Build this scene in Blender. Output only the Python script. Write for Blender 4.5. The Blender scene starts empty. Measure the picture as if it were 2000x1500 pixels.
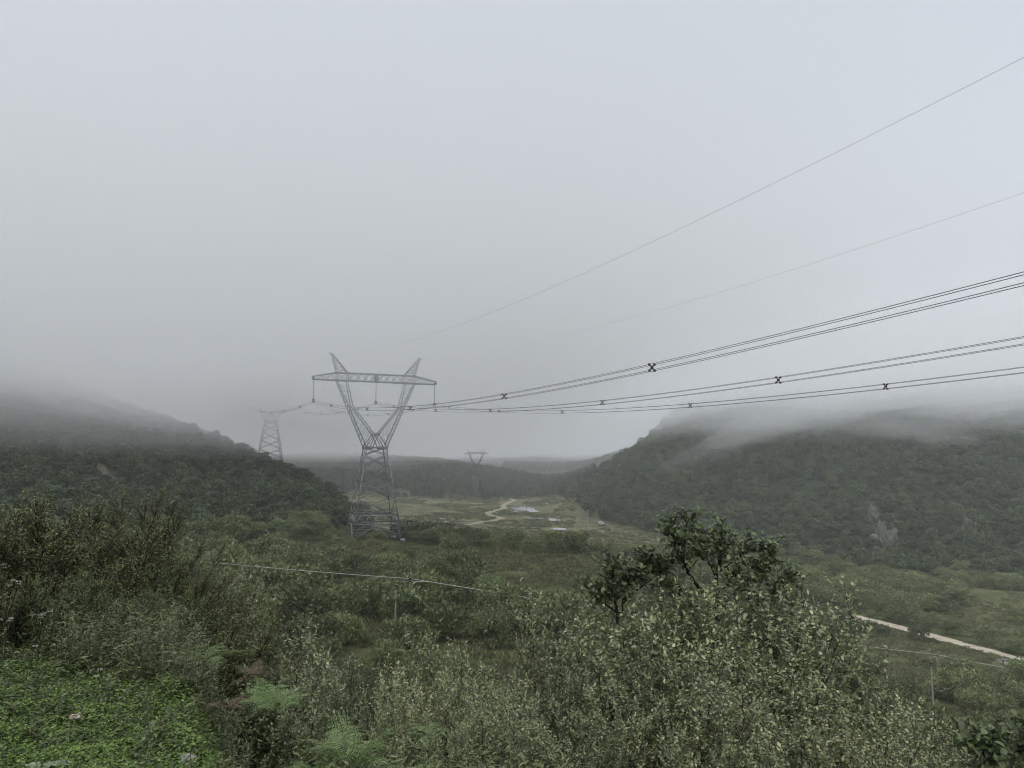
import bpy, math, random
import numpy as np
from mathutils import Vector

random.seed(11)
RNG = np.random.default_rng(11)
S = bpy.context.scene
COL = S.collection
PI = math.pi
F = 1503.0                      # focal length in photo pixels (2000 wide)
TH = math.atan(155.0 / F)       # camera pitched up
CT, ST = math.cos(TH), math.sin(TH)


# ------------------------------------------------------------------ camera geometry
def ray(px, row):
    """horizontal (x/y) and vertical (z/y) slope of the sight line through a photo pixel"""
    xc, yc = (px - 1000.0) / F, (750.0 - row) / F
    d = CT - yc * ST
    return xc / d, (ST + yc * CT) / d


def at(px, row, y):
    a, b = ray(px, row)
    return Vector((a * y, y, b * y))


# ------------------------------------------------------------------ properties
def tag(o, label=None, cat=None, group=None, kind=None):
    if label: o['label'] = label
    if cat: o['category'] = cat
    if group: o['group'] = group
    if kind: o['kind'] = kind
    return o


def empty(name, loc=(0, 0, 0), rz=0.0):
    o = bpy.data.objects.new(name, None)
    o.empty_display_size = 0.3
    COL.objects.link(o)
    o.location = loc
    o.rotation_euler = (0, 0, rz)
    return o


def mesh_np(name, V, Fq, mat=None, mats=None, fmat=None, smooth=False):
    """V (n,3); Fq (m,k) one polygon size"""
    V = np.asarray(V, dtype=np.float32); Fq = np.asarray(Fq, dtype=np.int32)
    me = bpy.data.meshes.new(name)
    n, (m, k) = len(V), Fq.shape
    me.vertices.add(n); me.vertices.foreach_set('co', V.ravel())
    me.loops.add(m * k); me.loops.foreach_set('vertex_index', Fq.ravel())
    me.polygons.add(m)
    me.polygons.foreach_set('loop_start', np.arange(0, m * k, k, dtype=np.int32))
    me.polygons.foreach_set('loop_total', np.full(m, k, dtype=np.int32))
    if smooth: me.polygons.foreach_set('use_smooth', np.ones(m, dtype=bool))
    me.update(calc_edges=True)
    for x in (mats or ([mat] if mat else [])): me.materials.append(x)
    if fmat is not None: me.polygons.foreach_set('material_index', np.asarray(fmat, dtype=np.int32))
    return me


def obj(name, me, parent=None, loc=None):
    o = bpy.data.objects.new(name, me)
    COL.objects.link(o)
    if parent is not None: o.parent = parent
    if loc is not None: o.location = loc
    return o


def copy_tree(o, parent=None):
    c = o.copy(); COL.objects.link(c)
    if parent is not None: c.parent = parent
    for ch in list(o.children): copy_tree(ch, c)
    return c


class MB:
    K = 1.0
    """collects quads of bars, tubes, boxes into one mesh"""
    def __init__(s): s.V = []; s.Q = []; s.n = 0

    def add(s, V, Q):
        V = np.asarray(V, float); Q = np.asarray(Q, int)
        s.V.append(V); s.Q.append(Q + s.n); s.n += len(V)

    def tube(s, P, R, k=5):
        P = np.asarray(P, float); m = len(P)
        R = np.full(m, R) if np.isscalar(R) else np.asarray(R, float)
        T = np.gradient(P, axis=0); T /= np.linalg.norm(T, axis=1)[:, None] + 1e-9
        up = np.array([0, 0, 1.0]) if abs(T[0][2]) < .9 else np.array([1.0, 0, 0])
        A = np.cross(T, up); A /= np.linalg.norm(A, axis=1)[:, None] + 1e-9
        B = np.cross(T, A)
        an = np.arange(k) * 2 * PI / k
        V = P[:, None, :] + R[:, None, None] * (np.cos(an)[None, :, None] * A[:, None, :] + np.sin(an)[None, :, None] * B[:, None, :])
        i = np.arange(m - 1)[:, None] * k; j = np.arange(k)[None, :]; j2 = (j + 1) % k
        Q = np.stack([i + j, i + j2, i + k + j2, i + k + j], -1).reshape(-1, 4)
        s.add(V.reshape(-1, 3), Q)
        if k == 4:
            s.Q.append(np.array([[0, 1, 2, 3], [4 * m - 1, 4 * m - 2, 4 * m - 3, 4 * m - 4]]) + s.n - 4 * m)

    def bar(s, a, b, w):
        s.tube([a, b], w, 4)

    def angle(s, a, b, w, inward=(0, 0, 0)):
        """rolled steel angle: two thin flanges meeting along a-b"""
        a = np.asarray(a, float); b = np.asarray(b, float)
        t = b - a; t /= np.linalg.norm(t) + 1e-9
        c = np.asarray(inward, float) - (a + b) / 2; c -= t * c.dot(t)
        if np.linalg.norm(c) < 1e-6: c = np.cross(t, [0, 0, 1.0]) + 1e-4
        c /= np.linalg.norm(c); d = np.cross(t, c)
        e1 = (c + d) * .7071; e2 = (c - d) * .7071
        w = w * MB.K; th = w * .14
        for e, n in ((e1, e2), (e2, e1)):
            o = n * th
            V = [a, a + e * w, a + e * w + o, a + o, b, b + e * w, b + e * w + o, b + o]
            s.add(V, [[0, 1, 2, 3], [7, 6, 5, 4], [0, 4, 5, 1], [1, 5, 6, 2], [2, 6, 7, 3], [3, 7, 4, 0]])

    def box(s, c, h, rz=0.0):
        c = np.asarray(c, float); h = np.asarray(h, float)
        V = np.array([[x, y, z] for z in (-1, 1) for (x, y) in ((-1, -1), (1, -1), (1, 1), (-1, 1))], float) * h
        R = np.array([[math.cos(rz), -math.sin(rz), 0], [math.sin(rz), math.cos(rz), 0], [0, 0, 1]])
        s.add(V @ R.T + c, [[3, 2, 1, 0], [4, 5, 6, 7], [0, 1, 5, 4], [1, 2, 6, 5], [2, 3, 7, 6], [3, 0, 4, 7]])

    def mesh(s, name, mat, smooth=False):
        return mesh_np(name, np.concatenate(s.V), np.concatenate(s.Q), mat, smooth=smooth)

    def build(s, name, mat, parent=None, smooth=False):
        return obj(name, s.mesh(name, mat, smooth), parent)


# ------------------------------------------------------------------ materials
def new_mat(name):
    m = bpy.data.materials.new(name); m.use_nodes = True
    nt = m.node_tree; nt.nodes.clear()
    out = nt.nodes.new('ShaderNodeOutputMaterial')
    return m, nt, out


def N(nt, typ, **kw):
    n = nt.nodes.new('ShaderNode' + typ)
    for k, v in kw.items():
        if k.startswith('i_'):
            key = k[2:].replace('_', ' ')
            n.inputs[key].default_value = v
        else: setattr(n, k, v)
    return n


def ramp(nt, fac, stops):
    r = N(nt, 'ValToRGB'); e = r.color_ramp.elements
    while len(e) < len(stops): e.new(.5)
    for el, (p, c) in zip(e, stops): el.position = p; el.color = (*c, 1)
    nt.links.new(fac, r.inputs[0]); return r.outputs[0]


def leaf_mat(name, cols, back=None, rough=.5, trans=.25, spec=.5, vary=.35):
    """leaf: colour by leaf (random per island), by plant, paler underside, some light passing through"""
    m, nt, out = new_mat(name); L = nt.links.new
    g = N(nt, 'NewGeometry'); oi = N(nt, 'ObjectInfo')
    c = ramp(nt, g.outputs['Random Per Island'], [(i / max(1, len(cols) - 1), x) for i, x in enumerate(cols)])
    hsv = N(nt, 'HueSaturation'); L(c, hsv.inputs['Color'])
    mr = N(nt, 'MapRange'); mr.inputs['To Min'].default_value = 1 - vary; mr.inputs['To Max'].default_value = 1 + vary
    L(oi.outputs['Random'], mr.inputs['Value']); L(mr.outputs[0], hsv.inputs['Value'])
    mh = N(nt, 'MapRange'); mh.inputs['To Min'].default_value = .485; mh.inputs['To Max'].default_value = .515
    ml = N(nt, 'Math', operation='FRACT'); mm = N(nt, 'Math', operation='MULTIPLY'); mm.inputs[1].default_value = 7.31
    L(oi.outputs['Random'], mm.inputs[0]); L(mm.outputs[0], ml.inputs[0]); L(ml.outputs[0], mh.inputs['Value']); L(mh.outputs[0], hsv.inputs['Hue'])
    colr = hsv.outputs[0]
    if back:
        mx = N(nt, 'MixRGB'); mx.inputs[2].default_value = (*back, 1)
        L(colr, mx.inputs[1]); L(g.outputs['Backfacing'], mx.inputs[0]); colr = mx.outputs[0]
    p = N(nt, 'BsdfPrincipled'); p.inputs['Roughness'].default_value = rough
    p.inputs['Specular IOR Level'].default_value = spec
    L(colr, p.inputs['Base Color'])
    if trans > 0:
        t = N(nt, 'BsdfTranslucent'); L(colr, t.inputs['Color'])
        ms = N(nt, 'MixShader'); ms.inputs[0].default_value = trans
        L(p.outputs[0], ms.inputs[1]); L(t.outputs[0], ms.inputs[2]); L(ms.outputs[0], out.inputs[0])
    else: L(p.outputs[0], out.inputs[0])
    return m


def noisy_mat(name, c1, c2, scale=5.0, rough=.8, metallic=0.0, detail=6, bump=0.0, c3=None, spec=.3, coord='Object'):
    m, nt, out = new_mat(name); L = nt.links.new
    tc = N(nt, 'TexCoord'); nz = N(nt, 'TexNoise'); nz.inputs['Scale'].default_value = scale; nz.inputs['Detail'].default_value = detail
    L(tc.outputs[coord], nz.inputs['Vector'])
    st = [(.3, c1), (.7, c2)] if c3 is None else [(.3, c1), (.52, c2), (.7, c3)]
    c = ramp(nt, nz.outputs[0], st)
    p = N(nt, 'BsdfPrincipled'); p.inputs['Roughness'].default_value = rough; p.inputs['Metallic'].default_value = metallic
    p.inputs['Specular IOR Level'].default_value = spec
    L(c, p.inputs['Base Color'])
    if bump:
        b = N(nt, 'Bump'); b.inputs['Strength'].default_value = bump
        L(nz.outputs[0], b.inputs['Height']); L(b.outputs[0], p.inputs['Normal'])
    L(p.outputs[0], out.inputs[0])
    return m


M = {}
M['silver'] = leaf_mat('silver_leaf', [(0.086, 0.118, 0.041), (0.151, 0.190, 0.076), (0.245, 0.281, 0.126), (0.409, 0.438, 0.239)], back=(.28, .305, .215), rough=.32, trans=.1, spec=.65, vary=.2)
M['alder'] = leaf_mat('alder_leaf', [(0.036, 0.059, 0.020), (0.067, 0.100, 0.033), (0.100, 0.142, 0.049), (0.158, 0.200, 0.083)], back=(.09, .11, .065), rough=.4, trans=.25, vary=.12)
M['fine'] = leaf_mat('fine_leaf', [(0.074, 0.098, 0.036), (0.117, 0.149, 0.056), (0.173, 0.212, 0.078), (0.259, 0.301, 0.114)], back=(.11, .115, .065), rough=.5, trans=.2, vary=.2)
M['herb'] = leaf_mat('herb_leaf', [(0.042, 0.055, 0.020), (0.073, 0.092, 0.032), (0.112, 0.139, 0.052), (0.185, 0.205, 0.094)], back=(.14, .155, .10), rough=.55, trans=.12, vary=.2)
M['cover'] = leaf_mat('cover_leaf', [(0.052, 0.087, 0.022), (0.098, 0.162, 0.034), (0.156, 0.236, 0.046), (0.242, 0.323, 0.078)], rough=.5, trans=.3, vary=.1)
M['fern'] = leaf_mat('fern_leaf', [(0.088, 0.153, 0.045), (0.131, 0.213, 0.068), (0.176, 0.260, 0.091), (0.237, 0.320, 0.130)], rough=.5, trans=.3, vary=.12)
M['bracken'] = leaf_mat('bracken_leaf', [(.065, .05, .03), (.11, .08, .048), (.15, .115, .07), (.10, .11, .055)], rough=.7, trans=.15, vary=.1)
M['willow'] = leaf_mat('willow_leaf', [(0.066, 0.086, 0.033), (0.109, 0.137, 0.056), (0.164, 0.196, 0.087), (0.234, 0.265, 0.134)], rough=.6, trans=.2, vary=.32)
M['forest'] = leaf_mat('forest_leaf', [(0.022, 0.036, 0.016), (0.040, 0.060, 0.026), (0.062, 0.087, 0.037), (0.095, 0.123, 0.056)], rough=.65, trans=.15, vary=.42)
M['pine'] = leaf_mat('pine_leaf', [(.014, .026, .014), (.022, .038, .02), (.032, .05, .027)], rough=.65, trans=.1, vary=.3)
M['tuft'] = leaf_mat('tuft_grass', [(0.053, 0.065, 0.027), (0.092, 0.110, 0.045), (0.135, 0.147, 0.062), (0.200, 0.194, 0.103)], rough=.7, trans=.2, vary=.3)
M['bark'] = noisy_mat('bark', (.010, .009, .008), (.032, .028, .023), 14, .85, bump=.4)
M['twig'] = noisy_mat('twig', (.028, .022, .016), (.07, .055, .04), 20, .8)
M['greybark'] = noisy_mat('grey_bark', (.08, .075, .062), (.16, .15, .125), 18, .8)
M['steel'] = noisy_mat('galvanised_steel', (.115, .125, .13), (.29, .308, .316), 1.6, .5, .15, spec=.5)
M['conduct'] = noisy_mat('conductor', (.05, .052, .055), (.09, .092, .095), 2, .6, .3)
M['spacer'] = noisy_mat('spacer_metal', (.012, .012, .013), (.025, .025, .026), 4, .6)
M['insul'] = noisy_mat('insulator', (.16, .165, .17), (.25, .255, .26), 3, .35)
M['concrete'] = noisy_mat('pole_concrete', (.22, .22, .20), (.36, .355, .33), 3, .9)
M['cable'] = noisy_mat('cable_sheath', (.32, .32, .30), (.48, .48, .45), 1.5, .55)
M['dark'] = noisy_mat('dark_fitting', (.015, .015, .015), (.035, .033, .03), 8, .6)
M['rock'] = noisy_mat('rock', (.03, .033, .028), (.115, .118, .108), .5, .95, bump=.9, c3=(.05, .052, .042), detail=12)
M['palerock'] = noisy_mat('pale_rock', (.15, .145, .135), (.34, .33, .31), 1.2, .9, bump=.4)
M['stone'] = noisy_mat('small_stone', (.24, .225, .21), (.42, .40, .385), 14, .9, bump=.4)
M['road'] = noisy_mat('gravel_road', (.19, .165, .12), (.38, .345, .275), .45, .95, c3=(.28, .25, .19), detail=12)
M['track'] = noisy_mat('dirt_track', (.19, .17, .12), (.29, .265, .20), .2, .95, detail=10)
M['scar'] = noisy_mat('bare_soil', (.045, .043, .028), (.10, .086, .06), .12, .95, detail=10)
M['petal'] = noisy_mat('petal', (.4, .4, .36), (.6, .6, .55), 30, .8)
M['wrap'] = noisy_mat('pink_wrapper', (.34, .15, .15), (.42, .34, .33), 40, .5, c3=(.40, .39, .37))
M['broad'] = noisy_mat('broad_leaf', (.12, .16, .09), (.22, .25, .17), 16, .5, bump=.3)

m, nt, out = new_mat('pond_water'); M['pond'] = m
p = N(nt, 'BsdfPrincipled'); p.inputs['Base Color'].default_value = (.16, .165, .16, 1); p.inputs['Roughness'].default_value = .06
p.inputs['IOR'].default_value = 1.33; p.inputs['Specular IOR Level'].default_value = 1.0
nt.links.new(p.outputs[0], out.inputs[0])


# ------------------------------------------------------------------ terrain
def R(y, row): return (y, y * ray(1000, row)[1])


LEFTN = [(.3, -1.6), (5, -1.65), (9, -1.75), (13, -3.2), (25, -8), (60, -13.5)]
MIDN = [(.3, -1.6), (3.4, -1.7), (6, -3.0), (9, -4.6), (25, -10), (60, -16.5)]
RIGN = [(.3, -1.6), (2.4, -1.8), (6, -3.7), (9, -5.2), (25, -12), (60, -24)]
COLS = {
    -600: LEFTN[:4] + [(20, -4), (60, -10), (130, -8), (200, 5), (300, 28), (400, 46), (600, 53), (2600, 53)],
    0: LEFTN + [(110, -14), R(160, 1025), R(220, 945), R(280, 862), R(340, 775), R(400, 705), (480, 60), (2600, 64)],
    200: LEFTN + [(110, -15.5), R(160, 1042), R(220, 985), R(280, 912), R(340, 838), R(392, 780), (450, 34), (600, 42), (2600, 50)],
    400: LEFTN + [(110, -17), R(170, 1062), R(230, 995), R(290, 935), R(345, 872), R(382, 850), (450, 13), (700, -6), (1100, 0), (1500, 30), (2600, 50)],
    550: MIDN + [(110, -18), R(190, 1052), R(250, 995), R(305, 955), R(352, 921), (400, -5), (520, -22), (700, -32), R(900, 930), R(1100, 900), (1500, 14), (2600, 40)],
    650: MIDN + [(110, -18.3), R(200, 1052), R(260, 1008), R(310, 975), R(345, 962), (400, -18), (520, -30), (780, -33), R(940, 925), R(1120, 893), (1500, 14), (2600, 40)],
    725: MIDN + [(110, -18.4), R(200, 1052), (235, -22.5), (300, -29), (400, -33), (780, -34), R(950, 925), R(1130, 896), (1500, 8), (2600, 30)],
    850: MIDN + [(110, -18.6), R(150, 1096), R(195, 1062), (240, -26.5), (300, -32), (400, -34), (600, -36), (800, -36), R(960, 930), R(1140, 899), (1500, 0), (2600, 10)],
    1000: MIDN + [(110, -18.9), R(150, 1102), R(195, 1066), (240, -27.5), (300, -33), (400, -36), (600, -38), (830, -38), R(1030, 938), R(1180, 922), (1500, -25), R(2100, 908), (2600, -3)],
    1080: MIDN + [(110, -19.3), R(150, 1106), R(195, 1068), (240, -29), (320, -36), (420, -38), (600, -38), R(800, 972), R(950, 950), R(1150, 940), (1500, -30), R(2100, 909), (2600, -3)],
    1150: MIDN[:4] + [(25, -10.5), (60, -18), (110, -21), R(150, 1110), R(195, 1072), (250, -32), (350, -38), R(480, 1018), R(600, 972), R(700, 940), R(770, 925), (900, -12), (1500, -10), (2600, 0)],
    1250: MIDN[:2] + [(6, -3.4), (9, -5), (25, -11), (60, -20), (110, -26), (200, -33), R(420, 1047), R(480, 1002), R(560, 938), R(640, 873), (720, 15), (1200, 30), (2600, 50)],
    1350: RIGN[:4] + [(25, -11.5), (60, -22), (110, -30), (200, -38), R(395, 1064), R(450, 1008), R(520, 932), R(590, 862), R(655, 802), (760, 70), (2600, 74)],
    1500: RIGN + [(110, -34), (180, -42), R(350, 1086), R(400, 1030), R(470, 940), R(540, 850), R(620, 770), (680, 74), (2600, 76)],
    1700: RIGN + [(120, -37), (200, -45.5), R(330, 1109), R(380, 1040), R(450, 940), R(520, 850), R(600, 768), (650, 74), (2600, 76)],
    2000: RIGN + [(120, -37), (190, -47), R(300, 1144), R(350, 1060), R(420, 950), R(490, 860), R(570, 772), (620, 74), (2600, 76)],
    2600: RIGN + [(120, -36), (220, -45), (300, -30), (400, -5), (500, 25), (600, 50), (2600, 53)],
}
ANG, PROF = [], []
for px in sorted(COLS):
    t = (px - 1000) / F; k = math.sqrt(1 + t * t)
    ANG.append(math.atan(t)); PROF.append([(y * k, z) for y, z in COLS[px]])
BACK = [(.3, -1.6), (30, -1.6), (80, 6), (300, 40), (600, 53), (3000, 53)]
ANG = [-PI, -1.6] + ANG + [1.6, PI]
PROF = [BACK, BACK] + PROF + [BACK, BACK]
NR = 300
RAD = np.concatenate([[0.0], np.geomspace(.5, 2600, NR)])
NA = 840
AA = np.linspace(-PI, PI, NA + 1)[:-1]
base = np.array([np.interp(RAD, [p[0] for p in pr], [p[1] for p in pr]) for pr in PROF])
H = np.zeros((NA, NR + 1))
for j in range(NR + 1): H[:, j] = np.interp(AA, ANG, base[:, j])


def smooth(Z, axis, n, wrap):
    for _ in range(n):
        if wrap: Z = .5 * Z + .25 * (np.roll(Z, 1, axis) + np.roll(Z, -1, axis))
        else:
            P = np.concatenate([Z[:, :1], Z, Z[:, -1:]], 1); Z = .5 * Z + .25 * (P[:, :-2] + P[:, 2:])
    return Z


H = smooth(H, 1, 5, False); H = smooth(H, 0, 6, True)


def vnoise(x, y, seed=0):
    """smooth value noise in -1..1"""
    xi = np.floor(x).astype(np.int64); yi = np.floor(y).astype(np.int64); fx = x - xi; fy = y - yi
    fx = fx * fx * (3 - 2 * fx); fy = fy * fy * (3 - 2 * fy)

    def h(a, b):
        v = (a * 374761393 + b * 668265263 + seed * 1442695041) & 0x7fffffff
        v = ((v ^ (v >> 13)) * 1274126177) & 0x7fffffff
        return ((v ^ (v >> 16)) & 0xffff) / 32767.5 - 1
    return (h(xi, yi) * (1 - fx) + h(xi + 1, yi) * fx) * (1 - fy) + (h(xi, yi + 1) * (1 - fx) + h(xi + 1, yi + 1) * fx) * fy


def fbm(x, y, seed=0, o=3):
    return sum(vnoise(x * 2 ** i, y * 2 ** i, seed + i) / 2 ** i for i in range(o))


XX = RAD[None, :] * np.sin(AA)[:, None]; YY = RAD[None, :] * np.cos(AA)[:, None]
amp = np.clip((RAD - 60) / 300, 0, 1)[None, :]
H += amp * (2.2 * fbm(XX / 45, YY / 45, 3) * np.clip((np.abs(XX) - .06 * YY) / 120, .05, 1) + .25 * fbm(XX / 12, YY / 12, 9))
H[:, :] += (np.clip((RAD - 3) / 10, 0, 1) * .12)[None, :] * fbm(XX / 2.1, YY / 2.1, 5)
H[:, 0] = H[:, 1].mean()
LOGR0 = math.log(.5); LOGS = (NR - 1) / (math.log(2600) - LOGR0)


def hgt(x, y):
    x = np.asarray(x, float); y = np.asarray(y, float)
    r = np.hypot(x, y); a = (np.arctan2(x, y) + PI) / (2 * PI) * NA
    i = np.floor(a).astype(int); fa = a - i; i0 = i % NA; i1 = (i + 1) % NA
    q = np.where(r < .5, r / .5, 1 + (np.log(np.maximum(r, .5)) - LOGR0) * LOGS); q = np.clip(q, 0, NR - .001)
    j = np.floor(q).astype(int)
    # radial position is linear inside a cell of the mesh
    fr = np.clip((r - RAD[j]) / (RAD[j + 1] - RAD[j]), 0, 1)
    return (H[i0, j] * (1 - fa) + H[i1, j] * fa) * (1 - fr) + (H[i0, j + 1] * (1 - fa) + H[i1, j + 1] * fa) * fr


def hit(px, row, y0=20.0, y1=2500.0):
    """where the sight line first meets the ground beyond y0"""
    a, b = ray(px, row)
    ys = np.geomspace(y0, y1, 3000); d = b * ys - hgt(a * ys, ys)
    k = np.nonzero(d < 0)[0]
    y = ys[k[0]] if len(k) else y1
    return Vector((a * y, y, float(hgt(a * y, y))))


def pxof(x, y): return 1000 + F * CT * x / y     # column of a point near eye level


FOOT_R = ([1020, 1080, 1150, 1200, 1280, 1350, 1500, 1700, 2000, 2700], [830, 790, 500, 455, 415, 395, 350, 330, 300, 280])
FOOT_L = ([-700, 0, 200, 400, 550, 650, 722, 723], [118, 125, 140, 165, 200, 225, 250, 9999])


def forest_mask(x, y):
    """0 open .. 1 forest; the three wooded slopes"""
    y = np.asarray(y, float); x = np.asarray(x, float); yy = np.maximum(y, 1)
    px = 1000 + F * CT * x / yy
    fr = np.interp(px, *FOOT_R); fl = np.interp(px, *FOOT_L)
    n = 12 * fbm(x / 30, y / 30, 21, 2)
    right = (px > 1020) & (y > fr + n * .5)
    left = (px < 722) & (y > fl + n) & (y < 560)
    mid = (y > 800 + 4 * n) & (px < 1200)
    behind = (y < 1)
    return (right | left | mid) & ~behind


ii = np.arange(NA)[:, None]; jj = np.arange(1, NR)[None, :]
vid = lambda a, b: (a % NA) * NR + (b - 1)
Vt = np.stack([XX[:, 1:], YY[:, 1:], H[:, 1:]], -1).reshape(-1, 3)
Q = np.stack([vid(ii, jj), vid(ii, jj + 1), vid(ii + 1, jj + 1), vid(ii + 1, jj)], -1).reshape(-1, 4)
# ground colour masks kept as an attribute: R forest floor, G brown upland field, B lush verge
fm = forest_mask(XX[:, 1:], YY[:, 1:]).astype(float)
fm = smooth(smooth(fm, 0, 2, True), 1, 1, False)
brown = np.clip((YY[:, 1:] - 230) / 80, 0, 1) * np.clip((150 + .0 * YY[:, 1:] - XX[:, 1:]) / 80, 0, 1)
lush = np.clip((9 - RAD[1:]) / 3, 0, 1)[None, :] * np.clip((-.12 - np.sin(AA)) / .25, 0, 1)[:, None]
mats = bpy.data.meshes
m, nt, out = new_mat('valley_ground'); L = nt.links.new
at_ = N(nt, 'Attribute', attribute_name='cover'); sep = N(nt, 'SeparateColor'); L(at_.outputs['Color'], sep.inputs[0])
tc = N(nt, 'TexCoord')


def nz(scale, detail=8, rough=.6):
    n = N(nt, 'TexNoise'); n.inputs['Scale'].default_value = scale; n.inputs['Detail'].default_value = detail
    n.inputs['Roughness'].default_value = rough; L(tc.outputs['Object'], n.inputs['Vector']); return n.outputs[0]


def mix(f, a, b):
    x = N(nt, 'MixRGB'); L(f, x.inputs[0])
    for s, v in ((1, a), (2, b)):
        if isinstance(v, tuple): x.inputs[s].default_value = (*v, 1)
        else: L(v, x.inputs[s])
    return x.outputs[0]


grass = ramp(nt, nz(.12, 12, .7), [(.36, (.032, .04, .018)), (.48, (.056, .066, .027)), (.56, (.074, .082, .036)), (.68, (.10, .10, .052))])
mp = N(nt, 'Mapping'); mp.inputs['Scale'].default_value = (.022, .009, .02); L(tc.outputs['Object'], mp.inputs['Vector'])
n2 = N(nt, 'TexNoise'); n2.inputs['Scale'].default_value = 1.0; n2.inputs['Detail'].default_value = 9; n2.inputs['Roughness'].default_value = .68; L(mp.outputs[0], n2.inputs['Vector'])
f1 = ramp(nt, n2.outputs[0], [(.34, (.05, .06, .027)), (.43, (.105, .12, .05)), (.49, (.16, .148, .085)), (.55, (.085, .09, .048)), (.61, (.13, .145, .063)), (.7, (.20, .185, .12))])
f2 = ramp(nt, nz(.16, 10, .75), [(.4, (.35, .36, .34)), (.56, (1.15, 1.12, 1.1))])
fx_ = N(nt, 'MixRGB', blend_type='MULTIPLY'); fx_.inputs[0].default_value = .8; L(f1, fx_.inputs[1]); L(f2, fx_.inputs[2]); field = fx_.outputs[0]
g = mix(sep.outputs[1], grass, field)
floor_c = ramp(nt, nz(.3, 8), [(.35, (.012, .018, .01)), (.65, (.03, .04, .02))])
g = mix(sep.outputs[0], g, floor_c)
verge = ramp(nt, nz(9, 6), [(.35, (.02, .035, .008)), (.65, (.06, .085, .02))])
g = mix(sep.outputs[2], g, verge)
p = N(nt, 'BsdfPrincipled'); p.inputs['Roughness'].default_value = .95; p.inputs['Specular IOR Level'].default_value = .1
bp = N(nt, 'Bump'); bp.inputs['Strength'].default_value = .5; bp.inputs['Distance'].default_value = .6
L(nz(.5, 10, .7), bp.inputs['Height']); L(bp.outputs[0], p.inputs['Normal'])
L(g, p.inputs['Base Color']); L(p.outputs[0], out.inputs[0])
M['ground'] = m
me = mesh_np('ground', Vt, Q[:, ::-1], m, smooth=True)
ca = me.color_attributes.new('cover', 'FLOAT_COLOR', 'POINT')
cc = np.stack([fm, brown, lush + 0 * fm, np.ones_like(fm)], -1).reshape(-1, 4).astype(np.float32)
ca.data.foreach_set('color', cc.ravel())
tag(obj('ground', me), kind='structure')


# ------------------------------------------------------------------ ribbons: roads, tracks, ponds
def resample(P, step):
    P = np.asarray([[p[0], p[1]] for p in P]); d = np.concatenate([[0], np.cumsum(np.linalg.norm(np.diff(P, axis=0), axis=1))])
    n = max(4, int(d[-1] / step)); s = np.linspace(0, d[-1], n)
    return np.stack([np.interp(s, d, P[:, 0]), np.interp(s, d, P[:, 1])], 1)


def ribbon(name, pts, width, mat, lift=.12, step=2.0, wob=.15, across=5):
    P = resample(pts, step)
    for _ in range(3): P[1:-1] = .5 * P[1:-1] + .25 * (P[:-2] + P[2:])
    T = np.gradient(P, axis=0); T /= np.linalg.norm(T, axis=1)[:, None]; Nn = np.stack([-T[:, 1], T[:, 0]], 1)
    w = width * .5 * (1 + wob * fbm(np.arange(len(P)) * .35, np.zeros(len(P)), 4))
    w2 = width * .5 * (1 + wob * fbm(np.arange(len(P)) * .35, np.zeros(len(P)) + 9, 14))
    s = np.linspace(0, 1, across)
    XY = P[:, None, :] + Nn[:, None, :] * (-w[:, None, None] + (w + w2)[:, None, None] * s[None, :, None])
    Z = hgt(XY[..., 0], XY[..., 1]) + lift
    V = np.concatenate([XY, Z[..., None]], -1).reshape(-1, 3)
    n = len(P); i = np.arange(n - 1)[:, None] * across; j = np.arange(across - 1)[None, :]
    q = np.stack([i + j, i + j + 1, i + across + j + 1, i + across + j], -1).reshape(-1, 4)
    return tag(obj(name, mesh_np(name, V, q, mat, smooth=True)), kind='structure')


def way(rows, y0=60): return [hit(a, b, y0) for a, b in rows]


ribbon('road', way([(2120, 1322), (2000, 1291), (1900, 1264), (1800, 1238), (1720, 1216), (1650, 1200), (1570, 1182), (1490, 1164), (1420, 1150), (1340, 1132)]), 5.4, M['road'], .1, 1.5, .16)
ribbon('dirt_track', way([(912, 1026), (935, 1021), (960, 1018), (980, 1014), (976, 1011), (958, 1007), (952, 1003), (962, 999), (985, 993), (983, 988), (988, 984), (1000, 980), (1006, 977), (996, 974)], 260), 5.0, M['track'], .2, 3, .3)
ribbon('dirt_track', way([(983, 994), (1000, 995), (1012, 996)], 260), 3.0, M['track'], .2, 3, .3)
ribbon('dirt_track', way([(862, 1012), (872, 1020), (880, 1028)], 260), 3.2, M['track'], .25, 3, .4)
ribbon('dirt_track', way([(1098, 1000), (1130, 1009), (1160, 1020), (1200, 1034), (1240, 1046)], 240), 2.6, M['scar'], .25, 3, .4)
SCAR = way([(150, 880), (190, 908), (215, 935), (245, 952), (275, 966), (300, 972), (325, 985)], 100)
ribbon('bare_soil_path', SCAR, 2.6, M['scar'], .35, 2, .6)


def pond(rows, lift=.25):
    P = np.array([[v.x, v.y] for v in way(rows, 260)]); c = P.mean(0)
    ring = []
    for k in range(len(P)):
        a, b = P[k], P[(k + 1) % len(P)]
        for s in np.linspace(0, 1, 6)[:-1]:
            q = a + (b - a) * s; ring.append(q + .35 * np.array([vnoise(np.array(q[0] * .4), np.array(q[1] * .4), 2), vnoise(np.array(q[0] * .4), np.array(q[1] * .4), 6)]))
    ring = np.array(ring); z = float(hgt(ring[:, 0], ring[:, 1]).max()) + .06
    V = [(c[0], c[1], z)] + [(q[0], q[1], z) for q in ring]; n = len(ring)
    tri = [[0, 1 + k, 1 + (k + 1) % n] for k in range(n)]
    me = mesh_np('pond', V, tri, M['pond'])
    if me.polygons[0].normal.z < 0: me.flip_normals()
    tag(obj('pond', me), kind='structure')


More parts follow.
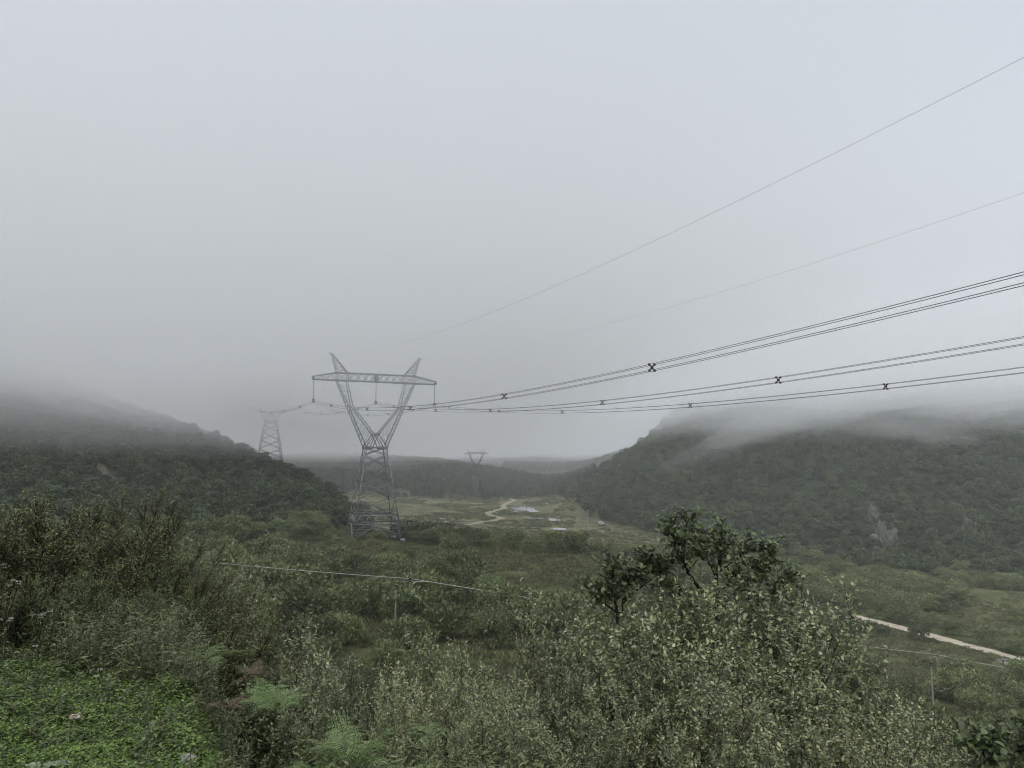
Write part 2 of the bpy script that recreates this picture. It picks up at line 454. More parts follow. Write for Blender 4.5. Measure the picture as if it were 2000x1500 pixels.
pond([(994, 992), (1008, 989), (1026, 988), (1042, 992), (1046, 997), (1055, 1000), (1036, 1001), (1026, 997), (1008, 996)])
pond([(1000, 997), (1012, 998), (1028, 997), (1022, 1001), (1004, 1001)])
pond([(1026, 1010), (1034, 1011), (1042, 1013), (1060, 1013), (1060, 1015), (1038, 1015), (1028, 1012)])
pond([(1070, 1015), (1094, 1014), (1097, 1019), (1073, 1019)])
pond([(1076, 1032), (1106, 1031), (1104, 1036), (1080, 1036)])
pond([(1086, 1047), (1124, 1046), (1124, 1048), (1100, 1048)])
pond([(982, 1023), (992, 1023), (990, 1025), (983, 1025)])


# ------------------------------------------------------------------ leaf geometry
def frames(D, up=None):
    """for directions D (n,3): side and normal unit vectors, normal as near to up as it goes"""
    D = D / (np.linalg.norm(D, axis=1)[:, None] + 1e-9)
    U = np.array([[0, 0, 1.0]]) if up is None else up
    Sd = np.cross(D, U + 0 * D); ln = np.linalg.norm(Sd, axis=1)[:, None]
    Sd = np.where(ln > 1e-3, Sd / (ln + 1e-9), np.array([[1.0, 0, 0]]))
    return D, Sd, np.cross(Sd, D)


def leaves(P, D, ln, wd, roll=None, fold=.25, droop=.15, shape='diamond', up=None):
    """leaf blades starting at P along D; returns V,F(quads)"""
    n = len(P); D, Sd, Nn = frames(D, up)
    if roll is not None:
        c, s = np.cos(roll)[:, None], np.sin(roll)[:, None]; Sd, Nn = Sd * c + Nn * s, Nn * c - Sd * s
    ln = np.broadcast_to(ln, n)[:, None]; wd = np.broadcast_to(wd, n)[:, None]
    b = P
    if shape == 'diamond':
        md = P + D * ln * .48 - Nn * ln * droop * .2
        l = md + Sd * wd * .5 + Nn * wd * fold; r = md - Sd * wd * .5 + Nn * wd * fold
        t = P + D * ln - Nn * ln * droop
        V = np.stack([b, l, t, r], 1).reshape(-1, 3)
        i = np.arange(n)[:, None] * 4
        return V, i + np.array([[0, 1, 2, 3]])
    m1 = P + D * ln * .3 - Nn * ln * droop * .1; m2 = P + D * ln * .68 - Nn * ln * droop * .5
    t = P + D * ln - Nn * ln * droop
    V = np.stack([b, m1, m2, t, m1 + Sd * wd * .46 + Nn * wd * fold, m2 + Sd * wd * .42 + Nn * wd * fold,
                  m1 - Sd * wd * .46 + Nn * wd * fold, m2 - Sd * wd * .42 + Nn * wd * fold], 1).reshape(-1, 3)
    i = np.arange(n)[:, None, None] * 8
    Fq = i + np.array([[[0, 4, 1, 1], [4, 5, 2, 1], [5, 3, 2, 2], [0, 1, 6, 6], [6, 1, 2, 7], [7, 2, 3, 3]]])
    return V, Fq.reshape(-1, 4)


def fixq(Fq):
    """quads with a repeated corner become their true triangles through a split list"""
    return Fq


def norm(v): return v / (np.linalg.norm(v) + 1e-9)


def curve_pts(p, d, ln, k, bend, wob, rs):
    """k segments from p along d, bending by vector bend over its length"""
    P = [np.array(p, float)]; d = norm(np.array(d, float)); st = ln / k
    for i in range(k):
        d = norm(d + np.asarray(bend) / k + rs.normal(0, wob, 3) / k)
        P.append(P[-1] + d * st)
    return np.array(P)


def hexleaf_mesh(name, P, D, ln, wd, rs, mat, fold, droop):
    V, Fq = leaves(P, D, ln, wd, rs.normal(0, .5, len(P)), fold, droop, 'hex')
    tri = []
    a = Fq[:, [0, 1, 2]]; b = Fq[:, [0, 2, 3]]; ok = Fq[:, 2] != Fq[:, 3]
    return mesh_np(name, V, np.concatenate([a, b[ok]]), mat)


def shrub_meshes(name, seed, h, spread, stems, br, tw_len, leaf, lw, step, leafmat, barkmat, lean=(0, 0), first=.25, hexa=False, erect=.9, r0=.018):
    """many-stemmed shrub: stems -> branches -> twigs -> leaves. Returns (leaf mesh, wood mesh)"""
    rs = np.random.default_rng(seed); wood = MB(); LP, LD = [], []
    for s in range(stems):
        a = 2 * PI * (s + rs.uniform(-.4, .4)) / stems
        out = spread * rs.uniform(.25, 1.0)
        hh = h * rs.uniform(.62, 1.0) * (1 - .12 * out / max(spread, .01))
        d = np.array([math.cos(a) * out + lean[0], math.sin(a) * out + lean[1], hh])
        L_ = np.linalg.norm(d)
        stem = curve_pts(rs.normal(0, .07, 3) * [1, 1, 0], d, L_, 9, (-.25 * d[0] / L_, -.25 * d[1] / L_, .25), .30, rs)
        wood.tube(stem, np.linspace(r0, .003, 10) * rs.uniform(.8, 1.2), 5)
        for b in range(br):
            f = first + (1 - first) * (b + rs.uniform(0, 1)) / br
            q = f * 9; i = min(8, int(q)); p = stem[i] + (stem[i + 1] - stem[i]) * (q - i)
            t = norm(stem[i + 1] - stem[i]); az = b * 2.4 + rs.uniform(-.6, .6)
            od = np.array([math.cos(az), math.sin(az), 0]); dd = norm(od * (1 - .45 * f) + t * erect)
            bl = h * (.24 * (1 - f) ** .7 + .055) * rs.uniform(.7, 1.25)
            bp_ = curve_pts(p, dd, bl, 4, (0, 0, .35), .35, rs)
            wood.tube(bp_, np.linspace(.007, .002, 5), 4)
            nt_ = max(2, int(bl / (tw_len * .30)))
            for k in range(nt_ + 1):
                g = (k + .6) / (nt_ + .6); qq = min(3.999, g * 4); ii_ = int(qq)
                tp = bp_[ii_] + (bp_[ii_ + 1] - bp_[ii_]) * (qq - ii_); tb = norm(bp_[ii_ + 1] - bp_[ii_])
                if k == nt_: td = tb
                else:
                    rv = rs.normal(0, 1, 3); rv -= tb * rv.dot(tb); td = norm(tb * .8 + norm(rv) * .8 + [0, 0, .3])
                tl = tw_len * rs.uniform(.55, 1.2)
                tw = curve_pts(tp, td, tl, 3, (0, 0, .4), .3, rs)
                wood.tube(tw, np.linspace(.0026, .001, 4), 3)
                m_ = max(3, int(tl / step))
                for e in range(m_):
                    u = (.22 + .78 * (e + .4) / m_) * 3; v = min(2, int(u)); lp = tw[v] + (tw[v + 1] - tw[v]) * (u - v); tt = norm(tw[v + 1] - tw[v])
                    rv = rs.normal(0, 1, 3); rv -= tt * rv.dot(tt)
                    LP.append(lp); LD.append(norm(tt * rs.uniform(.05, .7) + norm(rv) * [1, 1, .6] + [0, 0, rs.uniform(-.1, .3)]))
                LP.append(tw[-1]); LD.append(norm(tw[-1] - tw[-2]))
    LP = np.array(LP); LD = np.array(LD); n = len(LP)
    ln = leaf * rs.uniform(.6, 1.2, n)
    if hexa: lm = hexleaf_mesh(name + '_foliage', LP, LD, ln, ln * lw, rs, leafmat, .16, .25)
    else:
        V, Fq = leaves(LP, LD, ln, ln * lw, rs.normal(0, .55, n), .16, .22)
        a = Fq[:, [0, 1, 2]]; b = Fq[:, [0, 2, 3]]
        V2, F2 = V, np.concatenate([a, b])
        lm = mesh_np(name + '_foliage', V2, F2, leafmat)
    return lm, wood.mesh(name + '_stems', barkmat), n


# ------------------------------------------------------------------ near shrubs
SILV = [shrub_meshes('silver', 100 + i, 3.0, .95, 10, 15, .25, .057, .6, .016, M['silver'], M['twig'], lean=(.1, -.1)) for i in range(4)]
FINE = [shrub_meshes('fine', 200 + i, 1.5, .75, 13, 17, .15, .030, .5, .0125, M['fine'], M['twig'], lean=(.45, 0), erect=1.2, r0=.010) for i in range(3)]


GREENS = [shrub_meshes('green', 160 + i, 3.0, .9, 9, 13, .24, .058, .42, .016, M['alder'], M['twig'], lean=(.1, 0)) for i in range(2)]


def place_shrub(name, meshes, px, row, y, label, cat='shrub', group=None, hgt_ref=3.0, wide=1.0, rz=None, parts=('foliage', 'stem'), base=None):
    """stands on the ground at column px, distance y, its top reaching row"""
    top = at(px, row, y); z0 = float(hgt(top.x, top.y)) - .03
    e = empty(name, (top.x, top.y, z0), random.uniform(0, 6.28) if rz is None else rz)
    s = max(.25, (top.z - z0) / hgt_ref)
    e.scale = (s * wide, s * wide, s)
    obj(parts[0], meshes[0], e); obj(parts[1], meshes[1], e)
    return tag(e, label, cat, group)


# px, top row, distance, width factor
SL = [
    (385, 1040, 8.8, .9), (470, 1058, 8.0, .8), (545, 1165, 7.2, .85), (655, 1120, 8.6, .75), (700, 1215, 6.8, .8), (770, 1205, 7.6, .8),
    (850, 1140, 9.2, .7), (925, 1135, 8.7, .7), (880, 1260, 6.4, .8), (975, 1215, 7.4, .8), (1060, 1062, 9.6, .62), (1110, 1165, 8.4, .72),
    (1150, 1260, 6.2, .8), (1235, 1165, 7.9, .8), (1300, 1125, 8.2, .8), (1375, 1165, 7.2, .8), (1460, 1140, 8.0, .8), (1540, 1150, 8.3, .8),
    (1290, 1290, 5.6, .85), (1430, 1270, 5.8, .85), (1590, 1225, 7.0, .85), (1660, 1250, 7.8, .75), (1730, 1335, 6.8, .8), (1560, 1330, 5.7, .85),
    (1050, 1360, 5.4, .8), (1180, 1400, 5.0, .8), (1330, 1420, 4.9, .8), (1480, 1425, 5.0, .8), (1640, 1410, 5.6, .8), (1800, 1440, 6.0, .75),
    (900, 1400, 5.3, .7), (1010, 1275, 6.8, .8), (1110, 1300, 6.5, .8), (1200, 1215, 7.3, .8), (1350, 1240, 6.6, .8), (1420, 1190, 7.6, .8), (1500, 1215, 7.2, .8), (1250, 1350, 5.3, .8), (1400, 1345, 5.3, .8), (1000, 1440, 4.9, .7), (960, 1330, 6.0, .8), (820, 1275, 6.8, .8), (720, 1290, 6.4, .75), (1630, 1320, 6.3, .8), (1720, 1400, 6.0, .8), (590, 1210, 7.4, .8), (500, 1160, 7.6, .8), (1540, 1440, 4.8, .7), (1250, 1130, 8.6, .8), (1340, 1150, 8.0, .85), (1410, 1135, 8.3, .8), (1500, 1120, 8.6, .8), (1580, 1165, 8.2, .8), (1620, 1190, 7.7, .8), (1190, 1185, 8.0, .8), (1700, 1275, 7.4, .8), (1780, 1330, 7.4, .75), (1840, 1400, 7.0, .75), (620, 1260, 6.6, .7), (780, 1330, 5.9, .7), (1975, 1375, 6.4, .55), (1905, 1480, 6.2, .7),
]
SLAB = {
    0: 'silvery shrub with upright sprigs just right of the dark olive scrub',
    10: 'tallest thin silvery shrub, its sprays standing out against the valley bushes',
    33: 'silvery shrub at the right edge, lowest of the thicket',
    15: 'pale silvery shrub at the foot of the young alder',
    12: 'silvery shrub in front of the small dark sapling',
    3: 'silvery shrub left of the two thin concrete poles',
}
for k, (px, row, y, w) in enumerate(SL):
    lab = SLAB.get(k, 'grey green silver leaved shrub in the thicket below the roadside bank')
    if 560 < px < 1195 and row < 1260 and k != 10: row += 40
    if 940 < px < 1195 and row < 1310 and k != 10: row += 30
    if px > 1600 and row < 1420: row += 38
    if 1560 < px < 1720 and row < 1320: row += 22
    ref = 3.35 if px < 1195 and row < 1300 else 2.95
    if k not in SLAB and k % 7 == 4:
        place_shrub('green_shrub', GREENS[k % 2], px, row, y, 'darker green leaved shrub mixed into the silvery thicket', 'shrub', 'dark green shrubs in the near thicket', ref, w)
        continue
    place_shrub('silver_shrub', SILV[k % 4], px, row, y, lab, 'shrub', None if k in SLAB else 'silver leaved shrubs in the near thicket', ref, w)
FL = [(20, 1000, 8.0, 1.2), (95, 965, 8.8, 1.2), (165, 1035, 7.8, 1.2), (245, 972, 8.4, 1.1), (300, 1060, 7.8, 1.1), (370, 1115, 7.4, 1.1), (30, 1115, 7.0, 1.1), (120, 1120, 7.2, 1.1),
      (210, 1130, 7.2, 1.1), (300, 1160, 6.9, 1.1), (430, 1180, 7.0, 1.0), (-60, 1010, 7.6, 1.2), (-210, 1030, 7.6, 1.2), (-420, 1050, 7.4, 1.2), (-680, 1070, 7.2, 1.2)]
for k, (px, row, y, w) in enumerate(FL):
    lab = {3: 'twiggy olive scrub bush rising to the tallest point left of the pylon', 1: 'twiggy olive scrub bush with yellowish tips by the left hill foot'}.get(k, 'dense small leaved olive brown scrub bush above the grass verge')
    place_shrub('scrub_bush', FINE[k % 3], px, row, y, lab, 'shrub', None if k in (1, 3) else 'olive scrub bushes above the verge', 1.5, w)


# ------------------------------------------------------------------ saplings with big dark leaves
def sapling(name, y, limbs, leafn, leaf, label, seed, group=None):
    """limbs: lists of (px,row,dy,radius); leaves hang on twigs along the outer part of every limb"""
    rs = np.random.default_rng(seed); e0 = at(limbs[0][0][0], limbs[0][0][1], y)
    z0 = float(hgt(e0.x, y)); base = np.array([e0.x, y, z0])
    e = empty(name, tuple(base)); W = MB(); LP, LD = [], []
    for li, lm in enumerate(limbs):
        P = np.array([at(a, b + 30, y + c) for a, b, c, r in lm]) - base; Rr = np.array([r for *_, r in lm])
        if li == 0:
            P = np.concatenate([[[0.05, 0, -.05]], P]); Rr = np.concatenate([[Rr[0] * 1.25], Rr])
        s = np.linspace(0, len(P) - 1, len(P) * 5)
        Ps = np.stack([np.interp(s, np.arange(len(P)), P[:, k]) for k in range(3)], 1); Rs = np.interp(s, np.arange(len(P)), Rr)
        for _ in range(2): Ps[1:-1] = .5 * Ps[1:-1] + .25 * (Ps[:-2] + Ps[2:])
        Ps[1:-1] += rs.normal(0, .006, Ps[1:-1].shape)
        W.tube(Ps, Rs, 6)
        n0 = int(len(Ps) * (.66 if li == 0 else .42))
        for i in range(n0, len(Ps)):
            for _ in range(leafn):
                t = norm(Ps[min(i + 1, len(Ps) - 1)] - Ps[max(i - 1, 0)])
                rv = rs.normal(0, 1, 3); rv -= t * rv.dot(t)
                tl = rs.uniform(.08, .23)
                tw = curve_pts(Ps[i], norm(t * .5 + norm(rv) + [0, 0, .25]), tl, 3, (0, 0, .2), .4, rs)
                W.tube(tw, np.linspace(.004, .0015, 4), 3)
                m_ = rs.integers(4, 7)
                for q in range(m_):
                    u = (q + 1) / m_ * 2.99; v = int(u); lp = tw[v] + (tw[v + 1] - tw[v]) * (u - v)
                    r2 = rs.normal(0, 1, 3); LP.append(lp); LD.append(norm(norm(r2) + norm(tw[v + 1] - tw[v]) * .7 + [0, 0, -.15]))
    LP = np.array(LP); LD = np.array(LD); ln = leaf * rs.uniform(.6, 1.15, len(LP))
    obj('crown', hexleaf_mesh('crown', LP, LD, ln, ln * .66, rs, M['alder'], .14, .3), e)
    W.build('trunk', M['bark'], e, smooth=True)
    return tag(e, label, 'tree', group)


sapling('young_alder', 8.6, [
    [(1402, 1250, 0, .032), (1400, 1150, 0, .028), (1399, 1090, .05, .02), (1408, 1060, .1, .012), (1410, 1000, .1, .005)],
    [(1400, 1152, 0, .022), (1370, 1122, -.1, .02), (1343, 1090, -.15, .016), (1335, 1060, -.15, .012), (1338, 1020, -.1, .008), (1345, 985, -.1, .004)],
    [(1335, 1068, -.15, .010), (1318, 1040, -.3, .007), (1312, 1005, -.3, .004)],
    [(1338, 1030, -.1, .007), (1320, 1005, .1, .004), (1310, 985, .2, .003)],
    [(1400, 1092, 0, .014), (1420, 1075, .2, .010), (1450, 1052, .3, .007), (1472, 1030, .3, .004)],
    [(1404, 1160, 0, .018), (1440, 1120, .3, .013), (1480, 1090, .4, .009), (1515, 1062, .5, .004)],
    [(1440, 1120, .3, .010), (1490, 1130, .5, .008), (1530, 1110, .5, .005), (1552, 1095, .5, .003)],
    [(1399, 1100, 0, .012), (1385, 1070, .3, .009), (1375, 1035, .4, .006), (1380, 1005, .4, .003)],
    [(1480, 1090, .4, .007), (1500, 1060, .2, .005), (1505, 1035, .1, .003)],
    [(1400, 1130, 0, .008), (1425, 1108, -.2, .006), (1445, 1085, -.3, .003)],
    [(1400, 1180, 0, .010), (1360, 1160, -.2, .007), (1325, 1130, -.3, .004), (1300, 1100, -.3, .003)],
    [(1402, 1190, 0, .012), (1450, 1165, .2, .008), (1500, 1150, .3, .005), (1540, 1140, .3, .003)],
    [(1385, 1070, .3, .007), (1400, 1040, .5, .005), (1420, 1020, .5, .003)],
    [(1450, 1052, .3, .006), (1465, 1075, .1, .004), (1490, 1085, 0, .003)],
    [(1343, 1090, -.15, .008), (1365, 1060, 0, .005), (1372, 1035, .1, .003)],
], 3, .068, 'tall young alder with dark forked trunk and large leaves over the thicket', 5)
sapling('young_alder', 8.2, [
    [(1210, 1290, 0, .026), (1208, 1200, 0, .022), (1204, 1160, 0, .016), (1198, 1110, 0, .009), (1195, 1070, 0, .004)],
    [(1206, 1168, 0, .012), (1188, 1155, -.1, .009), (1172, 1140, -.1, .006), (1166, 1120, -.1, .003)],
    [(1208, 1180, 0, .012), (1216, 1150, .1, .009), (1225, 1115, .1, .007), (1232, 1085, .1, .004)],
    [(1216, 1150, .1, .010), (1248, 1120, .2, .009), (1262, 1080, .2, .006), (1266, 1058, .2, .003)],
    [(1248, 1120, .2, .008), (1285, 1090, .3, .005), (1300, 1072, .3, .003)],
], 4, .066, 'small dark alder sapling beside the taller forked alder', 6)
sapling('young_alder', 6.0, [
    [(1970, 1560, 0, .02), (1965, 1480, 0, .014), (1950, 1440, 0, .008), (1935, 1410, 0, .004)],
    [(1965, 1480, 0, .012), (1990, 1440, .1, .008), (2010, 1395, .1, .004)],
    [(1962, 1470, 0, .010), (1925, 1450, -.1, .006), (1905, 1425, -.1, .003)],
], 3, .07, 'low dark leaved sapling in the bottom right corner', 7)


# ------------------------------------------------------------------ ferns
def frond_mesh(name, ln, arch, n, seed, mat, width=.42):
    """one frond along +X, rising and drooping, with toothed leaflets"""
    rs = np.random.default_rng(seed); s = np.linspace(0, 1, 40)
    ang = np.radians(62) - arch * s ** 1.2
    dx = np.cos(ang); dz = np.sin(ang)
    P = np.stack([np.cumsum(dx), .04 * ln * np.sin(s * 3) * 40, np.cumsum(dz)], 1) * ln / 40
    mb = MB(); mb.tube(P[::3], np.linspace(.004, .0012, len(P[::3])), 4)
    LP, LD, LL, LU = [], [], [], []
    for k in range(n):
        f = .2 + .79 * k / (n - 1); q = f * 39; i = min(38, int(q)); p = P[i] + (P[i + 1] - P[i]) * (q - i)
        t = norm(P[i + 1] - P[i]); side = np.array([0, 1.0, 0]); nn = np.cross(t, side)
        g = (f - .2) / .79; pl = ln * width * .85 * min(1, .55 + 2.2 * g) * max(0, 1 - g) ** .8 + .012
        for sg in (1, -1):
            d = norm(side * sg + t * .35 - nn * rs.uniform(-.05, .25) * 1.0)
            m_ = max(3, int(pl / .022))
            for e in range(m_):
                u = (e + .5) / m_; pp = p + d * pl * u - np.array([0, 0, 1]) * pl * .25 * u * u
                w = pl * .15 * (1 - u) ** .6 + .004
                for s2 in (1, -1):
                    LP.append(pp); LD.append(norm(t * s2 + d * .75)); LL.append(w); LU.append(nn)
    LP = np.array(LP); LD = np.array(LD); LL = np.array(LL); LU = np.array(LU)
    V, Fq = leaves(LP, LD, LL, np.minimum(LL * .7, .018), rs.normal(0, .15, len(LP)), .05, .1, up=LU)
    mb.add(V, Fq)
    return mb.mesh(name, mat)


FR = [frond_mesh('frond', .75, 1.3 + .25 * i, 15, 300 + i, M['fern']) for i in range(3)]
BR = [frond_mesh('frond', .6, 1.7 + .3 * i, 12, 320 + i, M['bracken'], .36) for i in range(2)]


def fern(px, row, y, n, meshes, scale, label, group, az=None, lift=0.0, dead=False):
    p = at(px, row, y); z0 = float(hgt(p.x, y)); e = empty('dead_bracken' if dead else 'fern', (p.x, y, max(z0, p.z - .40 * scale) + lift))
    for k in range(n):
        o = obj('frond', meshes[k % len(meshes)], e)
        a = k * 2 * PI / n + random.uniform(-.3, .3) if az is None else az[k]
        o.rotation_euler = (random.uniform(-.2, .2), random.uniform(-.25, .3), a); s = scale * random.uniform(.75, 1.1); o.scale = (s, s, s)
    return tag(e, label, 'fern', group)


fern(690, 1420, 4.4, 11, FR, .58, 'large bright green fern spreading at the thicket edge', None)
fern(545, 1335, 5.4, 8, FR, .5, 'green fern with flat fronds below the rusty bracken', None)
fern(410, 1245, 6.2, 6, FR, .5, 'small green fern high in the olive scrub', None)
fern(790, 1480, 4.2, 6, FR, .38, 'small upright fern beside the large bright fern', None)
fern(830, 1400, 4.9, 5, FR, .34, 'thin fern half hidden in the silvery shrubs', None)
fern(612, 1480, 4.3, 5, FR, .30, 'low fern at the edge of the clover', None)
fern(505, 1275, 5.8, 8, BR, .55, 'rusty brown dead bracken standing above the green fern', None, dead=True)
fern(445, 1335, 5.5, 7, BR, .5, 'faded brown bracken low among the weeds', None, dead=True)


# ------------------------------------------------------------------ verge: clover, grass, weeds
def in_view(x, y, lo=-150, hi=2150):
    px = 1000 + F * CT * x / np.maximum(y, .1); return (px > lo) & (px < hi)


def ground_pts(n, x0, x1, y0, y1, keep):
    x = RNG.uniform(x0, x1, n); y = RNG.uniform(y0, y1, n); k = keep(x, y) & in_view(x, y, -1500, 2600)
    x, y = x[k], y[k]; return np.stack([x, y, hgt(x, y)], 1)


def vergemask(x, y):
    # open verge: bounded by a wavy line running from lower right to upper left
    edge = 5.0 + .45 * (-x - 1.6) + .35 * fbm(x * 1.3, y * 1.3, 31, 2)
    return (x < -.75 - .0 * y + .2 * fbm(y * 2, x * 2, 33, 2)) & (y < edge + .6)


P = ground_pts(340000, -9, -.2, 2.6, 8.0, vergemask)
n = len(P); az = RNG.uniform(0, 2 * PI, n); el = RNG.uniform(-.1, .7, n)
hgts = .02 + .07 * RNG.random(n) * (1 + .8 * fbm(P[:, 0] * 3, P[:, 1] * 3, 41, 2))
D = np.stack([np.cos(az) * np.cos(el), np.sin(az) * np.cos(el), np.sin(el)], 1)
V1, F1 = leaves(P + np.stack([0 * hgts, 0 * hgts, np.abs(hgts)], 1), D, RNG.uniform(.012, .028, n), RNG.uniform(.01, .02, n), RNG.normal(0, .4, n), .15, .1)
Pb = ground_pts(38000, -9, -.2, 2.6, 8.0, vergemask); nb = len(Pb)
az = RNG.uniform(0, 2 * PI, nb); D = np.stack([np.cos(az) * .6, np.sin(az) * .6, RNG.uniform(.5, 1.2, nb)], 1)
V2, F2 = leaves(Pb, D, RNG.uniform(.06, .16, nb), .005, None, .1, .45)
o = obj('grass', mesh_np('grass', np.concatenate([V1, V2]), np.concatenate([F1, F2 + len(V1)]), M['cover']))
tag(o, 'bright green clover and short grass on the roadside verge', 'grass', kind='stuff')


def weeds(name, P, hmin, hmax, seed, mat, label, nleaf=26, llen=.05, lw=.22):
    rs = np.random.default_rng(seed); Vs, Fs = [], []; off = 0
    n = len(P); hh = rs.uniform(hmin, hmax, n); a = rs.uniform(0, 2 * PI, n); ln = rs.uniform(.05, .5, n)
    top = np.stack([np.cos(a) * ln * hh, np.sin(a) * ln * hh, hh], 1)
    V, Fq = leaves(P, top, np.linalg.norm(top, axis=1), .006, None, .1, .1); Vs.append(V); Fs.append(Fq); off += len(V)
    for k in range(nleaf):
        f = .12 + .88 * (k + rs.uniform(0, 1, n)) / nleaf
        pos = P + top * f[:, None] - np.array([0, 0, 1]) * (.1 * hh * f * f)[:, None]
        b = k * 2.4 + rs.uniform(-.5, .5, n); el = rs.uniform(.0, .9, n)
        D = np.stack([np.cos(b) * np.cos(el), np.sin(b) * np.cos(el), np.sin(el)], 1)
        L_ = llen * rs.uniform(.6, 1.4, n) * (1.25 - .6 * f)
        V, Fq = leaves(pos, D, L_, L_ * lw, rs.normal(0, .4, n), .15, .4); Vs.append(V); Fs.append(Fq + off); off += len(V)
    o = obj(name, mesh_np(name, np.concatenate(Vs), np.concatenate(Fs), mat))
    return tag(o, label, 'weeds', kind='stuff')


P = ground_pts(14500, -9.0, 1.0, 3.4, 9.5, lambda x, y: ~vergemask(x, y + .25) & (x < .5 - .0 * y) & (x + .35 * y < 2.6))
weeds('undergrowth', P, .2, .62, 51, M['herb'], 'tangled grey green weeds between the verge and the scrub', 30, .055, .2)
P = ground_pts(4200, -9, -.6, 3.0, 7.0, lambda x, y: vergemask(x, y) & (fbm(x * 1.1, y * 1.1, 57, 2) + (y - 4.6) * .5 > .1))
weeds('weeds', P, .07, .24, 52, M['herb'], 'low weeds scattered through the clover', 12, .05, .35)
P = ground_pts(3000, -1.2, 6.5, 4.0, 9.5, lambda x, y: (x > -1.0))
weeds('undergrowth', P, .3, .8, 53, M['herb'], 'shaded weeds on the bank under the silvery shrubs', 22, .06, .3)


def rock_mesh(name, size, seed, mat, sub=3, rough=.25, flat=1.0):
    rs = np.random.default_rng(seed); n = 12 * sub
    u = np.linspace(0, 2 * PI, n, endpoint=False); v = np.linspace(0, PI, n // 2 + 1)
    d = np.stack([np.cos(u)[None, :] * np.sin(v)[:, None], np.sin(u)[None, :] * np.sin(v)[:, None], np.cos(v)[:, None] + 0 * u[None, :]], -1)
    pl = rs.normal(0, 1, (16, 3)); pl /= np.linalg.norm(pl, axis=1)[:, None]; off = rs.uniform(.62, 1.0, 16)
    dots = np.einsum('ijk,lk->ijl', d, pl); r = np.min(np.where(dots > .05, off / np.maximum(dots, .05), 9), -1); r = np.minimum(r, 1.35)
    r = r * (1 + rough * .4 * fbm(d[..., 0] * 3 + d[..., 2] * 2, d[..., 1] * 3 - d[..., 2], seed, 4))
    V = (d * r[..., None] * np.asarray(size)).reshape(-1, 3); i = np.arange(n // 2)[:, None] * n; j = np.arange(n)[None, :]; j2 = (j + 1) % n
    Q = np.stack([i + j, i + n + j, i + n + j2, i + j2], -1).reshape(-1, 4)
    return mesh_np(name, V, Q, mat)


p = at(368, 1455, 4.45); z = float(hgt(p.x, p.y))
o = obj('stone', rock_mesh('stone', (.055, .045, .05), 3, M['stone']), loc=(p.x, p.y, z + .04)); o.rotation_euler = (.2, .15, .4)
tag(o, 'small grey angular stone lying in the bright clover', 'stone')
# crumpled wrapper
p = at(148, 1394, 5.0); z = float(hgt(p.x, p.y))
o = obj('crumpled_wrapper', rock_mesh('crumpled_wrapper', (.03, .026, .024), 9, M['wrap'], 2, .9), loc=(p.x, p.y, z + .07))
tag(o, 'crumpled pink and white wrapper dropped in the grass', 'litter')


# broad leaved plant in the corner
def broad_leaf(ln, wd, bend, name):
    n, k = 10, 6; V = []
    for i in range(n + 1):
        s = i / n; w = wd * math.sin(PI * min(1, s ** .7 * .97 + .03)) ** .8
        for j in range(k + 1):
            q = j / k * 2 - 1; V.append((s * ln, q * w * .5, .12 * ln * math.sin(s * 2.4) - bend * s * s + abs(q) * w * .14 + .006 * math.sin(s * 40) * (abs(q) > .2)))
    Q = [[i * (k + 1) + j, i * (k + 1) + j + 1, (i + 1) * (k + 1) + j + 1, (i + 1) * (k + 1) + j] for i in range(n) for j in range(k)]
    return mesh_np(name, V, Q, M['broad'], smooth=True)


p = at(95, 1490, 4.2); z = float(hgt(p.x, p.y)); e = empty('broad_leaf_plant', (p.x - .05, p.y, z + .05))
for k, (a, l) in enumerate([(.1, .19), (2.6, .13), (-1.7, .15), (1.4, .12)]):
    q = obj('leaf', broad_leaf(l, l * .55, .02, 'leaf'), e); q.rotation_euler = (0, -.15, a)
mb = MB(); mb.tube([(0, 0, -.06), (0, 0, .0), (.02, 0, .05)], .005, 5); mb.build('stem', M['herb'], e)
tag(e, 'plant with a few large pale green leaves low in the verge corner', 'plant')


# white flower heads
def flower_herb(px, row, y, heads, label, group='white flowering herbs among the scrub'):
    p = at(px, row, y); z0 = float(hgt(p.x, y)); e = empty('flowering_herb', (p.x, y, z0)); hh = p.z - z0
    st = MB(); rs = np.random.default_rng(int(px * 7 + row)); fl = []
    for k in range(heads):
        t = np.array([rs.normal(0, .05), rs.normal(0, .05), hh * rs.uniform(.93, 1.03)])
        st.tube([(0, 0, 0), t * [.3, .3, .6], t], [.004, .003, .002], 4)
        n = 26; a = rs.uniform(0, 2 * PI, n); r = .016 * np.sqrt(rs.random(n))
        P_ = t + np.stack([np.cos(a) * r, np.sin(a) * r, rs.normal(0, .004, n)], 1); D = np.stack([np.cos(a), np.sin(a), rs.uniform(-.1, .6, n)], 1)
        fl.append(leaves(P_, D,   .007, .007, rs.normal(0, .4, n), .1, .1))
    m_ = 40; f = rs.uniform(.2, .95, m_); a = rs.uniform(0, 2 * PI, m_)
    V, Fq = leaves(np.stack([0 * f, 0 * f, hh * f], 1), np.stack([np.cos(a), np.sin(a), 0 * a + .3], 1), .07 * (1.2 - f), .016, rs.normal(0, .3, m_), .1, .4)
    st.build('stem', M['twig'], e); obj('foliage', mesh_np('foliage', V, Fq, M['herb']), e)
    for V, Fq in fl:
        mb = MB(); mb.add(V, Fq); mb.build('flower_head', M['petal'], e)
    tag(e, label, 'wildflower', group)


